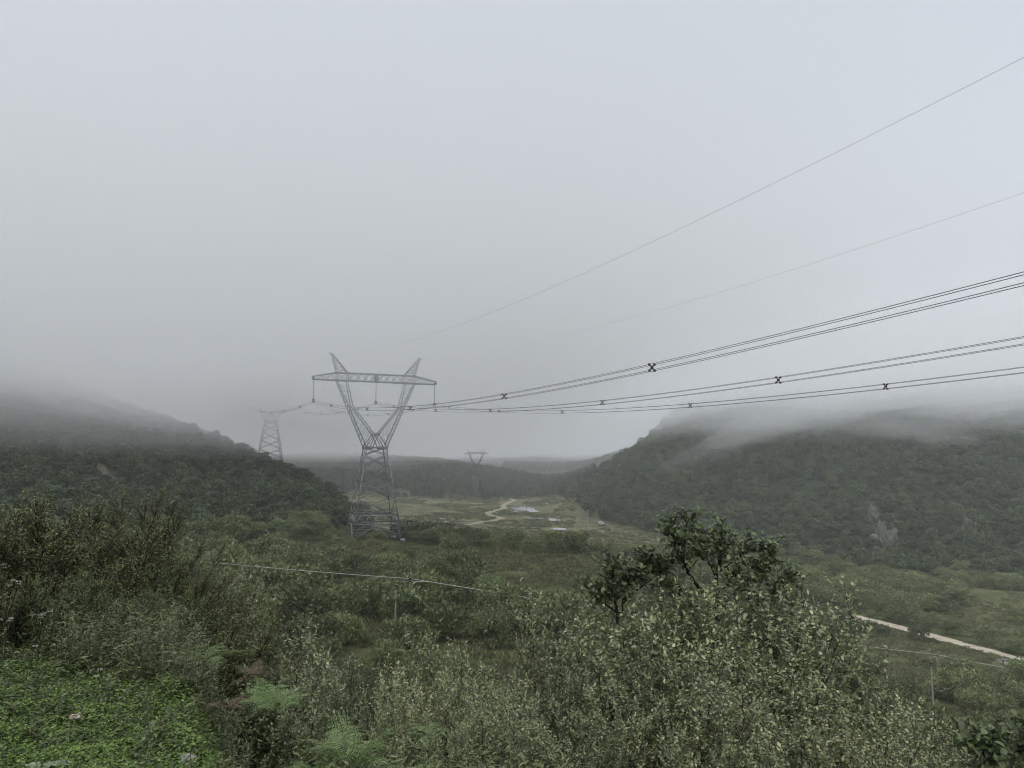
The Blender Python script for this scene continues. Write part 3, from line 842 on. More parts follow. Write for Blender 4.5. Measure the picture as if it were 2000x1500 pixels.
for px, row, y, k, lab in [(6, 1098, 6.8, 3, None), (14, 1132, 6.6, 4, None), (80, 1198, 6.4, 5, None), (12, 1208, 6.2, 3, None), (205, 1309, 5.6, 2, 'single white flower stalk leaning over the grass verge'),
                           (386, 1293, 6.0, 2, None), (320, 1230, 6.5, 3, None), (58, 1262, 6.1, 1, None), (345, 1436, 4.9, 1, 'tiny white flower beside the grey stone')]:
    flower_herb(px, row, y, k, lab or 'white flat topped wildflower among the olive scrub', None if lab else 'white flowering herbs among the scrub')


# ------------------------------------------------------------------ mid and far vegetation
def clump_mesh(name, seed, lobes, per, rad, size, hh, mat, asp=1.6, up=.5, tang=.75, trunk=None, cone=0.0, jit=.35, wr=(.22, .5)):
    """crown of leaf clumps: lobes spread through an uneven ellipsoid, each lobe a shell of small blades"""
    rs = np.random.default_rng(seed); Vs, Fs, off = [], [], 0
    for l in range(lobes):
        a = rs.uniform(0, 2 * PI); zf = rs.random() ** (.75 if cone == 0 else 1.3)
        rmax = rad * (math.sqrt(max(.05, 1 - (zf * 1.05 - .35) ** 2 * 1.25)) if cone == 0 else (1.05 - zf * cone))
        rr = rmax * math.sqrt(rs.uniform(.12, 1)); c = np.array([math.cos(a) * rr, math.sin(a) * rr, hh * (.16 + .74 * zf)])
        lr = rad * rs.uniform(*wr) * (1 if cone == 0 else (1.15 - zf))
        d = rs.normal(0, 1, (per, 3)); d[:, 2] = np.abs(d[:, 2]) * .9 - .25; d /= np.linalg.norm(d, axis=1)[:, None]
        P_ = c + d * lr * rs.uniform(.65, 1.08, (per, 1)) * [1, 1, .8]
        tg = np.cross(d, rs.normal(0, 1, (per, 3))); tg /= np.linalg.norm(tg, axis=1)[:, None] + 1e-9
        D = d * (1 - tang) + tg * tang + rs.normal(0, jit, (per, 3)) * (1 - tang) + np.array([0, 0, up]) * (1 - .6 * tang); ln = size * rs.uniform(.6, 1.3, per)
        V, Fq = leaves(P_ - D * .3 * size, D, ln, ln / asp, rs.normal(0, .35, per), .12, .12, up=d + rs.normal(0, .25, (per, 3))); Vs.append(V); Fs.append(Fq + off); off += len(V)
    nf = sum(len(f) for f in Fs); mats_ = [mat]; fmat = np.zeros(nf, int)
    if trunk:
        mb = MB()
        for k in range(trunk):
            a = rs.uniform(0, 6.28); q = rad * (.35 if trunk > 1 else .05)
            mb.tube([(0, 0, -.3), (math.cos(a) * q * .5, math.sin(a) * q * .5, hh * .3), (math.cos(a) * q, math.sin(a) * q, hh * .75)], [hh * .022, hh * .016, hh * .006], 5)
        V = np.concatenate(mb.V); Fq = np.concatenate(mb.Q); Vs.append(V); Fs.append(Fq + off); mats_.append(M['bark']); fmat = np.concatenate([fmat, np.ones(len(Fq), int)])
    return mesh_np(name, np.concatenate(Vs), np.concatenate(Fs), mats=mats_, fmat=fmat)


def wood_mesh(seed, hh, rad, k):
    rs = np.random.default_rng(seed); mb = MB()
    for i in range(k):
        a = rs.uniform(0, 6.28); q = rad * rs.uniform(.2, .7)
        mb.tube([(0, 0, -.4), (math.cos(a) * q * .4, math.sin(a) * q * .4, hh * .3), (math.cos(a) * q, math.sin(a) * q, hh * .8)], [hh * .02, hh * .014, hh * .004], 5)
    return mb.mesh('stem', M['greybark'])


WIL = [clump_mesh('willow_crown', 400 + i, 40, 75, 2.1, .30, 3.3, M['willow'], 2.0, .8, .55, wr=(.25, .5)) for i in range(5)]
WWD = [wood_mesh(430 + i, 3.3, 2.1, 6) for i in range(3)]
TRE = [clump_mesh('forest_crown', 450 + i, 26, 52, 2.7, .5, 5.4, M['forest'], 1.3, .3, .85, 1, wr=(.28, .55)) for i in range(5)]
PIN = [clump_mesh('pine_crown', 470 + i, 24, 22, 1.7, .6, 6.5, M['pine'], 2.2, .2, .4, 1, cone=.85, wr=(.25, .45)) for i in range(3)]


def spots(n, x0, x1, y0, y1, keep, dmin, seed, grow=0.0):
    """points at least dmin apart (hashed grid), dmin growing with distance"""
    rs = np.random.default_rng(seed); out = []; grid = {}
    X = rs.uniform(x0, x1, n); Y = rs.uniform(y0, y1, n); K = keep(X, Y) & in_view(X, Y, -260, 2260)
    for x, y in zip(X[K], Y[K]):
        d = dmin * (1 + grow * y); c = (int(x // d), int(y // d)); ok = True
        for i in (-1, 0, 1):
            for j in (-1, 0, 1):
                for (a, b) in grid.get((c[0] + i, c[1] + j), ()):
                    if (a - x) ** 2 + (b - y) ** 2 < d * d: ok = False; break
        if ok: grid.setdefault(c, []).append((x, y)); out.append((x, y))
    return out


ROADP = np.array([[v.x, v.y] for v in way([(2120, 1322), (2000, 1291), (1900, 1264), (1800, 1238), (1720, 1216), (1650, 1200), (1570, 1182), (1490, 1164), (1420, 1150)])])
ROADP = resample([Vector((a, b, 0)) for a, b in ROADP], 2.0)
SCARP = resample(SCAR, 2.0)


def clear_of(x, y, P_, d):
    return np.min(np.hypot(x[:, None] - P_[None, :, 0], y[:, None] - P_[None, :, 1]), 1) > d


def bush_zone(x, y):
    px = 1000 + F * CT * x / y
    fl = np.interp(px, *FOOT_L); fr = np.interp(px, *FOOT_R)
    nzv = fbm(x / 26, y / 26, 61, 3)
    bench = (px < 1330) & (y > 62) & (y < np.minimum(fl + 6, 228)) & (nzv > np.where(px > 900, .0, np.where(px > 700, -.35, -.75)))
    # right of the alder: thick belt beyond the road, sparse between road and camera
    beyond = (px > 1330) & (y < fr + 5) & (y > 42)
    road_y = np.interp(x, ROADP[::-1][:, 0][np.argsort(ROADP[::-1][:, 0])], ROADP[::-1][:, 1][np.argsort(ROADP[::-1][:, 0])])
    far = beyond & (y > road_y + 5) & (nzv > -.15)
    far &= ~((px > 1850) & (y > 238) & (y < 282))
    near = beyond & (y <= road_y - 15) & (nzv > np.where(y < 84, -.25, .3))
    meadow = (px < 1330) & (y >= 228) & (y < 300) & (px > 730) & (nzv > .35)
    return (bench | far | near | meadow) & clear_of(x, y, ROADP, 4.6)


# keep the foot of the pylon and the small poles free
T1 = np.array([-36.0, 200.0])
BS = spots(34000, -260, 330, 42, 420, lambda x, y: bush_zone(x, y) & (np.hypot(x - T1[0], y - T1[1]) > 6), 4.3, 71)
BS += [(x, y) for x, y in spots(900, 60, 130, 70, 150, lambda x, y: clear_of(x, y, ROADP, 6) & (fbm(x / 12, y / 12, 77, 2) > .1), 9, 72)]
BS.sort(key=lambda p: p[1])
random.seed(5)
KEEP = 285
protoW = None
stuffB = []
for k, (x, y) in enumerate(BS):
    px = pxof(x, y); s = random.uniform(.55, 1.45) * (1.05 if y < 230 else 1.2)
    if px < 640: s *= 1.15
    if 640 < px < 805 and y > 150: s = min(s, random.uniform(.35, .55))
    z = float(hgt(x, y)) - .15
    if k < KEEP:
        if px > 1330:
            lab, grp = 'rounded grey green bush on the valley meadow near the gravel road', 'bushes about the gravel road'
        elif px < 700:
            lab, grp = 'olive green bush below the wooded left hill', 'bushes below the left hill'
        else:
            lab, grp = 'rounded willow bush in the scrub at the foot of the tall pylon', 'willow bushes on the pylon bench'
        e = empty('willow_bush', (x, y, z), random.uniform(0, 6.28)); e.scale = (s, s, s * random.uniform(.8, 1.1))
        obj('crown', WIL[k % 5], e); obj('stem', WWD[k % 3], e)
        tag(e, lab, 'bush', grp)
    else: stuffB.append((x, y, z, s, k % 5))


def scatter(name, pts, meshes, label):
    """one stuff object: the meshes set out on points by a geometry node group"""
    src = bpy.data.collections.new(name + '_source')
    for i, mm in enumerate(meshes):
        so = bpy.data.objects.new('%s_kind_%s' % (name, 'abcdefgh'[i]), mm); src.objects.link(so)
    me = bpy.data.meshes.new(name); P_ = np.array([p[:3] for p in pts], dtype=np.float32)
    me.vertices.add(len(P_)); me.vertices.foreach_set('co', P_.ravel())
    for nm, typ, val in (('rz', 'FLOAT', [p[5] for p in pts]), ('size', 'FLOAT', [p[3] for p in pts]), ('pick', 'INT', [p[4] for p in pts])):
        a = me.attributes.new(nm, typ, 'POINT'); a.data.foreach_set('value', np.array(val, dtype=np.int32 if typ == 'INT' else np.float32))
    o = obj(name, me)
    ng = bpy.data.node_groups.new(name, 'GeometryNodeTree')
    ng.interface.new_socket('Geometry', in_out='INPUT', socket_type='NodeSocketGeometry'); ng.interface.new_socket('Geometry', in_out='OUTPUT', socket_type='NodeSocketGeometry')
    nn = ng.nodes.new; gi, go = nn('NodeGroupInput'), nn('NodeGroupOutput'); ip = nn('GeometryNodeInstanceOnPoints'); ci = nn('GeometryNodeCollectionInfo')
    ci.inputs['Collection'].default_value = src; ci.inputs['Separate Children'].default_value = True; ci.inputs['Reset Children'].default_value = True
    ip.inputs['Pick Instance'].default_value = True

    def attr(nm, typ):
        a = nn('GeometryNodeInputNamedAttribute'); a.data_type = typ; a.inputs['Name'].default_value = nm
        return [s_ for s_ in a.outputs if s_.enabled][0]
    cx = nn('ShaderNodeCombineXYZ'); sx = nn('ShaderNodeCombineXYZ'); Lk = ng.links.new
    Lk(attr('rz', 'FLOAT'), cx.inputs['Z']); sz = attr('size', 'FLOAT')
    for q in 'XYZ': Lk(sz, sx.inputs[q])
    Lk(gi.outputs[0], ip.inputs['Points']); Lk(ci.outputs[0], ip.inputs['Instance']); Lk(cx.outputs[0], ip.inputs['Rotation']); Lk(sx.outputs[0], ip.inputs['Scale'])
    Lk(attr('pick', 'INT'), ip.inputs['Instance Index']); Lk(ip.outputs[0], go.inputs[0])
    md = o.modifiers.new('scatter', 'NODES'); md.node_group = ng
    return tag(o, label, 'vegetation', kind='stuff')


if stuffB:
    scatter('shrubbery', [(*p, random.uniform(0, 6.28)) for p in stuffB], WIL, 'low bushes merging into one thicket farther up the valley')

# low heath on the upland field and tall grass tufts on the meadow
rs_ = np.random.default_rng(93); Vt_, Ft_, of_ = [], [], 0
for k in range(3):
    n_ = 170; a_ = rs_.uniform(0, 6.28, n_); r_ = np.sqrt(rs_.random(n_)); el_ = rs_.uniform(.4, 1.4, n_)
    V_, F_ = leaves(np.stack([np.cos(a_) * r_, np.sin(a_) * r_, 0 * r_ - .02], 1), np.stack([np.cos(a_ * 3), np.sin(a_ * 3), el_ * 1.3], 1), rs_.uniform(.25, .7, n_), .07, rs_.uniform(0, 3, n_), .05, .35)
    Vt_.append(mesh_np('grass_tuft', V_, F_, M['tuft']))
MEAD = lambda x, y: ~forest_mask(x, y) & (y > 235) & clear_of(x, y, TRACKP, 3.5) & clear_of(x, y, PONDP, 9)
TRACKP = np.concatenate([resample(way(q, 240), 3.0) for q in ([(912, 1026), (960, 1018), (980, 1014), (952, 1003), (985, 993), (983, 988), (1006, 977)], [(1098, 1000), (1160, 1020), (1240, 1046)], [(995, 996), (1044, 996)], [(1026, 1013), (1060, 1014)], [(1072, 1017), (1094, 1017)], [(1078, 1034), (1104, 1034)], [(1086, 1047), (1124, 1047)])])
PONDP = np.concatenate([resample(way(q, 240), 3.0) for q in ([(995, 992), (1048, 998)], [(1002, 999), (1030, 999)], [(1026, 1012), (1060, 1014)], [(1072, 1017), (1094, 1017)], [(1078, 1034), (1104, 1034)], [(1086, 1047), (1124, 1047)])])
HE = spots(26000, -170, 160, 235, 840, lambda x, y: MEAD(x, y) & (fbm(x / 24, y / 60, 95, 3) > -.25), 1.9, 94, .0016)
scatter('heath', [(x, y, float(hgt(x, y)) - .1, random.uniform(.5, 1.7) * (1 + y / 900), k % 3, random.uniform(0, 6.28)) for k, (x, y) in enumerate(HE)], Vt_, 'low patchy heath on the brown upland field')
TU = spots(60000, -60, 260, 45, 420, lambda x, y: ~forest_mask(x, y) & clear_of(x, y, ROADP, 3.0) & (fbm(x / 9, y / 9, 97, 2) > -.35), 1.1, 98, .003)
scatter('meadow_grass', [(x, y, float(hgt(x, y)), random.uniform(.6, 1.5), k % 3, random.uniform(0, 6.28)) for k, (x, y) in enumerate(TU)], Vt_, 'rough grass tufts covering the valley meadow')

# wooded slopes
FS_ = spots(60000, -420, 20, 110, 560, lambda x, y: forest_mask(x, y) & (1000 + F * CT * x / y < 722) & clear_of(x, y, SCARP, 2.6), 3.7, 81, .0012)
FS_ += spots(90000, 20, 620, 270, 780, lambda x, y: forest_mask(x, y) & (1000 + F * CT * x / y > 1090), 4.4, 82, .0010)
FS_ += spots(60000, -450, 160, 780, 1350, lambda x, y: forest_mask(x, y) & (1000 + F * CT * x / y < 1160) & ~((np.abs(1000 + F * CT * x / y - 930 + (y - 900) * .03) < 7 + 4 * fbm(x / 9, y / 9, 3, 2)) & (y < 1015)), 4.3, 83)
FS_ += spots(9000, -200, 300, 1700, 2250, lambda x, y: (1000 + F * CT * x / y < 1240) & (1000 + F * CT * x / y > 985), 8.0, 84)
print('bushes', len(BS), 'trees', len(FS_))
for k in range(26):
    cx = random.uniform(772, 872); yy_ = random.uniform(206, 236); FS_.append((ray(cx, 1030)[0] * yy_, yy_))
FS_.sort(key=lambda p: p[1])
nt_ = 0; stuffT, stuffP = [], []
for k, (x, y) in enumerate(FS_):
    px = pxof(x, y); z = float(hgt(x, y)) - .3
    s = random.uniform(.6, 1.35) * (1 if y < 600 else random.uniform(.55, 1.25) if y < 1500 else random.uniform(1.0, 2.0)) * (.85 if px < 722 and y < 600 else 1.0)
    if nt_ < 285 and y < 600 and -60 < px < 2060:
        nt_ += 1
        right = px > 1000
        o = obj('hillside_tree', TRE[k % 5]); o.location = (x, y, z); o.rotation_euler = (0, 0, random.uniform(0, 6.28)); o.scale = (s, s, s)
        copse = 760 < px < 900 and y < 240
        tag(o, 'dark tree in the copse just right of the pylon foot' if copse else 'dark broadleaf tree at the foot of the right hand wooded hill' if right else 'dark broadleaf tree low on the misty left hill', 'tree', 'trees in the copse by the pylon' if copse else 'trees along the foot of the right hill' if right else 'trees low on the left hill')
    elif y < 700 or px > 1180: stuffT.append((x, y, z, s, k % 5, random.uniform(0, 6.28)))
    else: stuffP.append((x, y, z, s * .95, k % 5, random.uniform(0, 6.28)))
scatter('forest', stuffT, TRE, 'dense dark woodland covering both hillsides up into the cloud')
scatter('forest', stuffP, PIN + TRE[:2], 'distant pine wood on the low ridge closing the valley')


# ------------------------------------------------------------------ rocks
def place_rock(name, px, row, size, seed, mat, label, cat, group=None, y0=60, sink=.3, rz=0.0, rx=0.0):
    p = hit(px, row, y0); o = obj(name, rock_mesh(name, size, seed, mat, 4 if 'outcrop' in name else 3, 1.3 if 'outcrop' in name else .5), loc=(p.x, p.y, p.z + size[2] * (1 - sink) * .6)); o.rotation_euler = (rx, 0, rz)
    return tag(o, label, cat, group)


place_rock('rock_outcrop', 1727, 1082, (5.5, 4, 9), 61, M['rock'], 'brownish rock face among the trees on the right hill', 'rock', y0=200, rz=.4, sink=.55)
place_rock('rock_outcrop', 1710, 1030, (3, 3, 7.5), 62, M['rock'], 'slim grey rock spire just above the brownish rock face', 'rock', y0=200, rz=1.0, sink=.5)
place_rock('rock_outcrop', 1740, 1064, (2.6, 2.6, 5), 66, M['rock'], 'small rock shoulder on the right side of the brownish rock face', 'rock', y0=200, rz=2.0, sink=.5)
place_rock('rock_outcrop', 1890, 1040, (2.6, 2.6, 6), 63, M['rock'], 'faint grey crag right of the brownish rock face', 'rock', y0=200, rz=.2, sink=.6)
place_rock('boulder', 1174, 1026, (2.1, 1.8, 1.9), 64, M['palerock'], 'lone pale boulder at the end of the far meadow path', 'boulder', y0=240)
place_rock('boulder', 1967, 1146, (1.3, 1.0, 1.0), 65, M['palerock'], 'pale boulder on the grass below the right hill trees', 'boulder', y0=150)
for k, (px, row, s) in enumerate([(1950, 1292, .62), (1960, 1292, .68), (1967, 1291, .4), (1956, 1297, .45), (1965, 1299, .6), (1975, 1298, .55), (1984, 1300, .6), (1993, 1303, .5), (1980, 1304, .4)]):
    place_rock('boulder', px, row, (s, s * .8, s * .7), 70 + k, M['palerock'], 'white boulder in the heap beside the gravel road', 'boulder', 'white boulders heaped by the road', y0=60, rz=k)
for k, (px, row, s) in enumerate([(1500, 1167, 1.0), (1515, 1171, .8), (1322, 1140, .9), (1050, 1014, 1.2), (1090, 1012, 1.0), (1068, 985, 1.3)]):
    place_rock('boulder', px, row, (s, s * .8, s * .7), 90 + k, M['palerock'], 'scattered pale stone lying on the open valley ground', 'boulder', 'pale stones scattered on the valley floor', y0=60, rz=k)


# ------------------------------------------------------------------ transmission towers
def lerp(a, b, t): return np.asarray(a, float) * (1 - t) + np.asarray(b, float) * t


def tower_parts():
    """wine-glass lattice tower, local axes: x along the crossarm, y along the line, z up; {part: [meshes]}"""
    parts = []
    ub, vb, uw, vw, zw = 6.45, 4.3, 2.75, 1.85, 23.2
    half = lambda z: (ub + (uw - ub) * z / zw, vb + (vw - vb) * z / zw)
    corner = lambda sx, sy, z: np.array([sx * half(z)[0], sy * half(z)[1], z])
    W, w2, w3 = .26, .135, .085
    for sx, sy in ((-1, -1), (1, -1), (1, 1), (-1, 1)):                       # legs
        mb = MB(); mb.angle(corner(sx, sy, 0), corner(sx, sy, zw), W, (0, 0, 12)); mb.box(corner(sx, sy, -.25), (.55, .55, .35))
        parts.append(('leg', mb))
    body = MB()
    lev = [0, 3.9, 6.0, 10.2, 14.4, 18.2, 21.3, 23.2]
    faces = [((-1, -1), (1, -1)), ((1, -1), (1, 1)), ((1, 1), (-1, 1)), ((-1, 1), (-1, -1))]
    for a, b in faces:
        for z0, z1 in zip(lev[2:-1], lev[3:]):                                # crossed bracing panels with inner struts
            p, q, r, s = corner(*a, z0), corner(*b, z0), corner(*b, z1), corner(*a, z1)
            body.angle(p, r, w2, (0, 0, (z0 + z1) / 2)); body.angle(q, s, w2, (0, 0, (z0 + z1) / 2))
            c = (p + q + r + s) / 4
            body.angle(lerp(p, s, .5), lerp(p, c, .55), w3); body.angle(lerp(q, r, .5), lerp(q, c, .55), w3)
            body.angle(lerp(s, p, .25), lerp(s, c, .5), w3); body.angle(lerp(r, q, .25), lerp(r, c, .5), w3)
        z0, z1 = lev[0], lev[1]                                               # open foot panel: inverted V
        p, q, r, s = corner(*a, z0), corner(*b, z0), corner(*b, z1), corner(*a, z1); md = (r + s) / 2
        body.angle(p, md, w2, (0, 0, 2)); body.angle(q, md, w2, (0, 0, 2))
        for f in (.35, .7):
            body.angle(lerp(p, s, f), lerp(p, md, f), w3); body.angle(lerp(q, r, f), lerp(q, md, f), w3)
            body.angle(lerp(p, s, f), lerp(p, md, f + .28), w3); body.angle(lerp(q, r, f), lerp(q, md, f + .28), w3)
    for a, b in faces:
        body.angle(corner(*a, zw), corner(*b, zw), .24, (0, 0, zw))
    parts.append(('bracing', body))
    belt = MB()                                                               # double belt truss low on the body
    for a, b in faces:
        for z in (3.9, 6.0): belt.angle(corner(*a, z), corner(*b, z), .22, (0, 0, z))
        n = 10
        for k in range(n):
            z0, z1 = (3.9, 6.0) if k % 2 == 0 else (6.0, 3.9)
            belt.angle(lerp(corner(*a, z0), corner(*b, z0), k / n), lerp(corner(*a, z1), corner(*b, z1), (k + 1) / n), .14)
        for k in range(1, 4): belt.bar(lerp(corner(*a, 6), corner(*b, 6), k / 4), lerp(corner(*a, 6), corner(*b, 6), k / 4) + [0, 0, .9], .05)
        belt.bar(lerp(corner(*a, 6), corner(*b, 6), .02) + [0, 0, .9], lerp(corner(*a, 6), corner(*b, 6), .98) + [0, 0, .9], .05)
    parts.append(('belt_truss', belt))
    zb, zt, zc, ze = 40.2, 42.4, 26.6, 33.6
    for sx in (-1, 1):                                                        # the two arms of the V, up to the crossarm
        mb = MB()
        outer = [(uw, vw, zw), (10.4, .95, zb)]; el = lerp(outer[0], outer[1], (ze - zw) / (zb - zw))
        inn0 = np.array([.45, 1.55, zc]); inn1 = np.array([el[0] - 1.25, el[1] + .05, ze + .3]); inn2 = np.array([7.6, .95, zb]); low = np.array([1.35, vw, zw])
        fl = np.array([sx, 1, 1])
        for sy in (-1, 1):
            g = fl * [1, sy, 1]
            mb.angle(np.array(outer[0]) * g, np.array(outer[1]) * g, .24, (0, 0, 33))
            mb.angle(inn0 * g, inn1 * g, .22, (sx * 9, 0, 28)); mb.angle(inn1 * g, inn2 * g, .2, (sx * 9, 0, 38))
            mb.angle(np.array([uw, vw, zw]) * g * [.98, 1, 1], inn0 * g, .24, (sx * 4, 0, 25))
            mb.angle(np.array([-uw * 0 + .45, 1.55, zc]) * g * [-1, 1, 1], np.array([uw * .45, vw, zw]) * g, .22, (0, 0, 22))
            n = 7
            for k in range(n):                                                # lacing between outer chord and inner chord
                f0, f1 = k / n, (k + 1) / n
                A = lambda f: lerp(outer[0], el, f); B = lambda f: lerp(inn0, inn1, f)
                mb.angle((A(f0) if k % 2 == 0 else B(f0)) * g, (B(f1) if k % 2 == 0 else A(f1)) * g, w3)
                mb.angle(A(f1) * g, B(f1) * g, w3)
            n = 5
            for k in range(n):
                f0, f1 = k / n, (k + 1) / n
                A = lambda f: lerp(el, outer[1], f); B = lambda f: lerp(inn1, inn2, f)
                mb.angle((A(f0) if k % 2 == 0 else B(f0)) * g, (B(f1) if k % 2 == 0 else A(f1)) * g, w3); mb.angle(A(f1) * g, B(f1) * g, w3)
        for fa in np.linspace(0, 1, 15)[:-1]:                                  # lacing across the depth on the chords
            for (p, q) in ((outer[0], outer[1]),):
                a0, a1 = lerp(p, q, fa), lerp(p, q, fa + 1 / 14)
                mb.angle(a0 * fl, a1 * fl * [1, -1, 1], w3); mb.angle(a1 * fl, a1 * fl * [1, -1, 1], w3)
        for fa in np.linspace(0, 1, 10)[:-1]:
            a0, a1 = lerp(inn0, inn1, fa), lerp(inn0, inn1, fa + 1 / 9); mb.angle(a0 * fl, a1 * fl * [1, -1, 1], w3); mb.angle(a1 * fl, a1 * fl * [1, -1, 1], .06)
        for sy in (-1, 1):
            for q in ((.5, 1.55, zc), (uw * .97, vw, zw), (1.4, vw, zw)): mb.box(np.array(q) * fl * [1, sy, 1], (.32, .05, .34))
        parts.append(('tower_arm', mb))
    ca = MB(); ch = .95                                                       # crossarm truss
    zbk = lambda u: zb; ztk = lambda u: zt if u <= 10.4 else zt - (u - 10.4) / 6.0 * 1.25
    dk = lambda u: ch if u <= 10.4 else ch - (u - 10.4) / 6.0 * .6
    for sy in (-1, 1):
        for u0, u1 in ((-10.4, 10.4), (10.4, 16.4), (-10.4, -16.4)):
            ca.angle((u0, sy * dk(abs(u0)), zb), (u1, sy * dk(abs(u1)), zb), .24, (0, 0, 41.3)); ca.angle((u0, sy * dk(abs(u0)), ztk(abs(u0))), (u1, sy * dk(abs(u1)), ztk(abs(u1))), .24, (0, 0, 41.3))
        n = 8; us = np.linspace(-7.6, 7.6, n + 1)
        for a, b in zip(us[:-1], us[1:]):
            ca.angle((a, sy * ch, zb), (b, sy * ch, zt), .14); ca.angle((b, sy * ch, zb), (a, sy * ch, zt), .14)
        for sx in (-1, 1):
            ca.angle((sx * 7.6, sy * ch, zb), (sx * 10.4, sy * ch, zt), w2); ca.angle((sx * 10.4, sy * ch, zb), (sx * 7.6, sy * ch, zt), w2)
            for q in (7.6, 10.4): ca.angle((sx * q, sy * ch, zb), (sx * q, sy * ch, zt), .24)
            us2 = np.linspace(10.4, 16.4, 6)
            for k, (a, b) in enumerate(zip(us2[:-1], us2[1:])):
                za, zz = (zb, ztk(b)) if k % 2 == 0 else (ztk(a), zb); ca.angle((sx * a, sy * dk(a), za), (sx * b, sy * dk(b), zz), .13); ca.angle((sx * b, sy * dk(b), zb), (sx * b, sy * dk(b), ztk(b)), w3)
    us = np.linspace(-16.4, 16.4, 13)
    for k, (a, b) in enumerate(zip(us[:-1], us[1:])):
        for zf in (lambda u: zb, ztk):
            s = 1 if k % 2 == 0 else -1; ca.angle((a, s * dk(abs(a)), zf(abs(a))), (b, -s * dk(abs(b)), zf(abs(b))), w3); ca.angle((b, dk(abs(b)), zf(abs(b))), (b, -dk(abs(b)), zf(abs(b))), w3)
    for sy in (-1, 1): ca.box((0, sy * ch, 41.3), (.35, .04, 1.1))
    for sx in (-1, 1): ca.box((sx * 16.2, 0, 40.7), (.3, .36, .32))
    parts.append(('crossarm', ca))
    for sx in (-1, 1):                                                        # earth wire peaks
        mb = MB(); tip = np.array([sx * 11.9, 0, 47.2])
        A = [np.array([sx * 10.4, sy * ch, zt]) for sy in (-1, 1)]; B = [np.array([sx * 7.6, sy * ch, zt]) for sy in (-1, 1)]
        for k in (0, 1):
            t0 = tip + [0, (-.12, .12)[k], 0]; mb.angle(A[k], t0, .17, (sx * 9, 0, 44)); mb.angle(B[k], t0 + [-sx * .35, 0, 0], .17, (sx * 9, 0, 44))
            for q in range(6):
                f0, f1 = q / 6.2, (q + 1) / 6.2; mb.angle(lerp(A[k], t0, f0), lerp(B[k], t0, f1), .11); mb.angle(lerp(B[k], t0, f1), lerp(A[k], t0, f1), .11)
        for q in range(6):
            f0, f1 = q / 6.2, (q + 1) / 6.2; mb.angle(lerp(A[0], tip, f0), lerp(A[1], tip, f1), .1); mb.angle(lerp(B[0], tip, f0), lerp(B[1], tip, f1), .1)
        mb.bar(tip + [-sx * .5, 0, 0], tip + [sx * .45, 0, .05], .09); mb.bar(tip + [sx * .4, 0, .05], tip + [sx * .4, 0, -.5], .07)
        parts.append(('earth_wire_peak', mb))
    ins = []
    for u in (-16.0, 0.0, 16.0):                                              # suspension strings
        mb = MB(); n = 30
        prof = [];
        zs = np.linspace(zb - .3, zb - 4.9, n * 2 + 1); rr = np.where(np.arange(n * 2 + 1) % 2 == 0, .045, .12)
        mb.tube(np.stack([0 * zs + u, 0 * zs, zs], 1), rr, 8); mb.bar((u, 0, zb), (u, 0, zb - .35), .06)
        ins.append(('insulator_string', mb, u))
    return parts, ins, zb


TP, TI, TZB = tower_parts()
TMESH = [(n, mb.mesh(n, M['steel'])) for n, mb in TP]
MB.K = 2.2
M['darksteel'] = noisy_mat('silhouette_steel', (.045, .05, .052), (.10, .107, .11), 1.6, .6, .1)  # far pylons' steel darkened in its colour to silhouette against the fog
TMESH_FAR = [(n, mb.mesh(n, M['darksteel'])) for n, mb in tower_parts()[0]]
MB.K = 1.0
IMESH = [(n, mb.mesh(n, M['insul'])) for n, mb, u in TI]
yoke = []
for n, mb, u in TI:
    y = MB()
    y.box((u, 0, TZB - 5.0), (.34, .04, .12))
    for a in (-.26, .26):
        for z in (-5.25, -5.75): y.box((u + a, 0, TZB + z), (.06, .2, .09))
        y.bar((u + a, 0, TZB - 4.95), (u + a, 0, TZB - 5.8), .05)
    y.bar((u - .3, 0, TZB - 5.2), (u + .3, 0, TZB - 5.75), .06); y.bar((u + .3, 0, TZB - 5.2), (u - .3, 0, TZB - 5.75), .06)
    yoke.append(y.mesh('suspension_clamp', M['dark']))


def tower(x, y, z, phi, label, scale=1.0, strings=True, far=False):
    e = empty('transmission_tower', (x, y, z), phi); e.scale = (scale,) * 3
    for n, me in (TMESH_FAR if far else TMESH): obj(n, me, e)
    if strings:
        for (n, me), yk in zip(IMESH, yoke):
            s = obj(n, me, e); obj('suspension_clamp', yk, s)
    return tag(e, label, 'pylon', 'lattice pylons carrying the power lines')


PHI = math.radians(24)
ux = np.array([math.cos(PHI), math.sin(PHI), 0]); vx = np.array([math.sin(PHI), -math.cos(PHI), 0])
T1z = at(730, 1052, 200).z
T1p = np.array([at(731, 950, 200).x, 200, T1z])
p2 = at(526, 915, 362); T2p = np.array([p2.x, 362, at(526, 918, 362).z - 0.4])
T3p = np.array([at(462, 870, 770).x, 770, at(462, 858, 770).z - 47])
T4p = np.array([at(930, 900, 1030).x, 1030, at(930, 946, 1030).z])
tower(*T1p, PHI, 'tall grey steel lattice pylon standing nearest in the valley bushes')
tower(*T2p, PHI, 'second pylon on the left hill ridge with its top lost in fog')
tower(*T3p, PHI, 'fog bound pylon whose two peaks barely show over the left ridge', far=True)
PHI4 = math.radians(-8)
tower(*T4p, PHI4, 'small distant pylon in front of the far pine ridge', far=True)


def catenary(a, b, sag, n=60):
    s = np.linspace(0, 1, n); return np.asarray(a)[None, :] * (1 - s)[:, None] + np.asarray(b)[None, :] * s[:, None] - np.array([0, 0, 1.0])[None, :] * (4 * sag * s * (1 - s))[:, None]


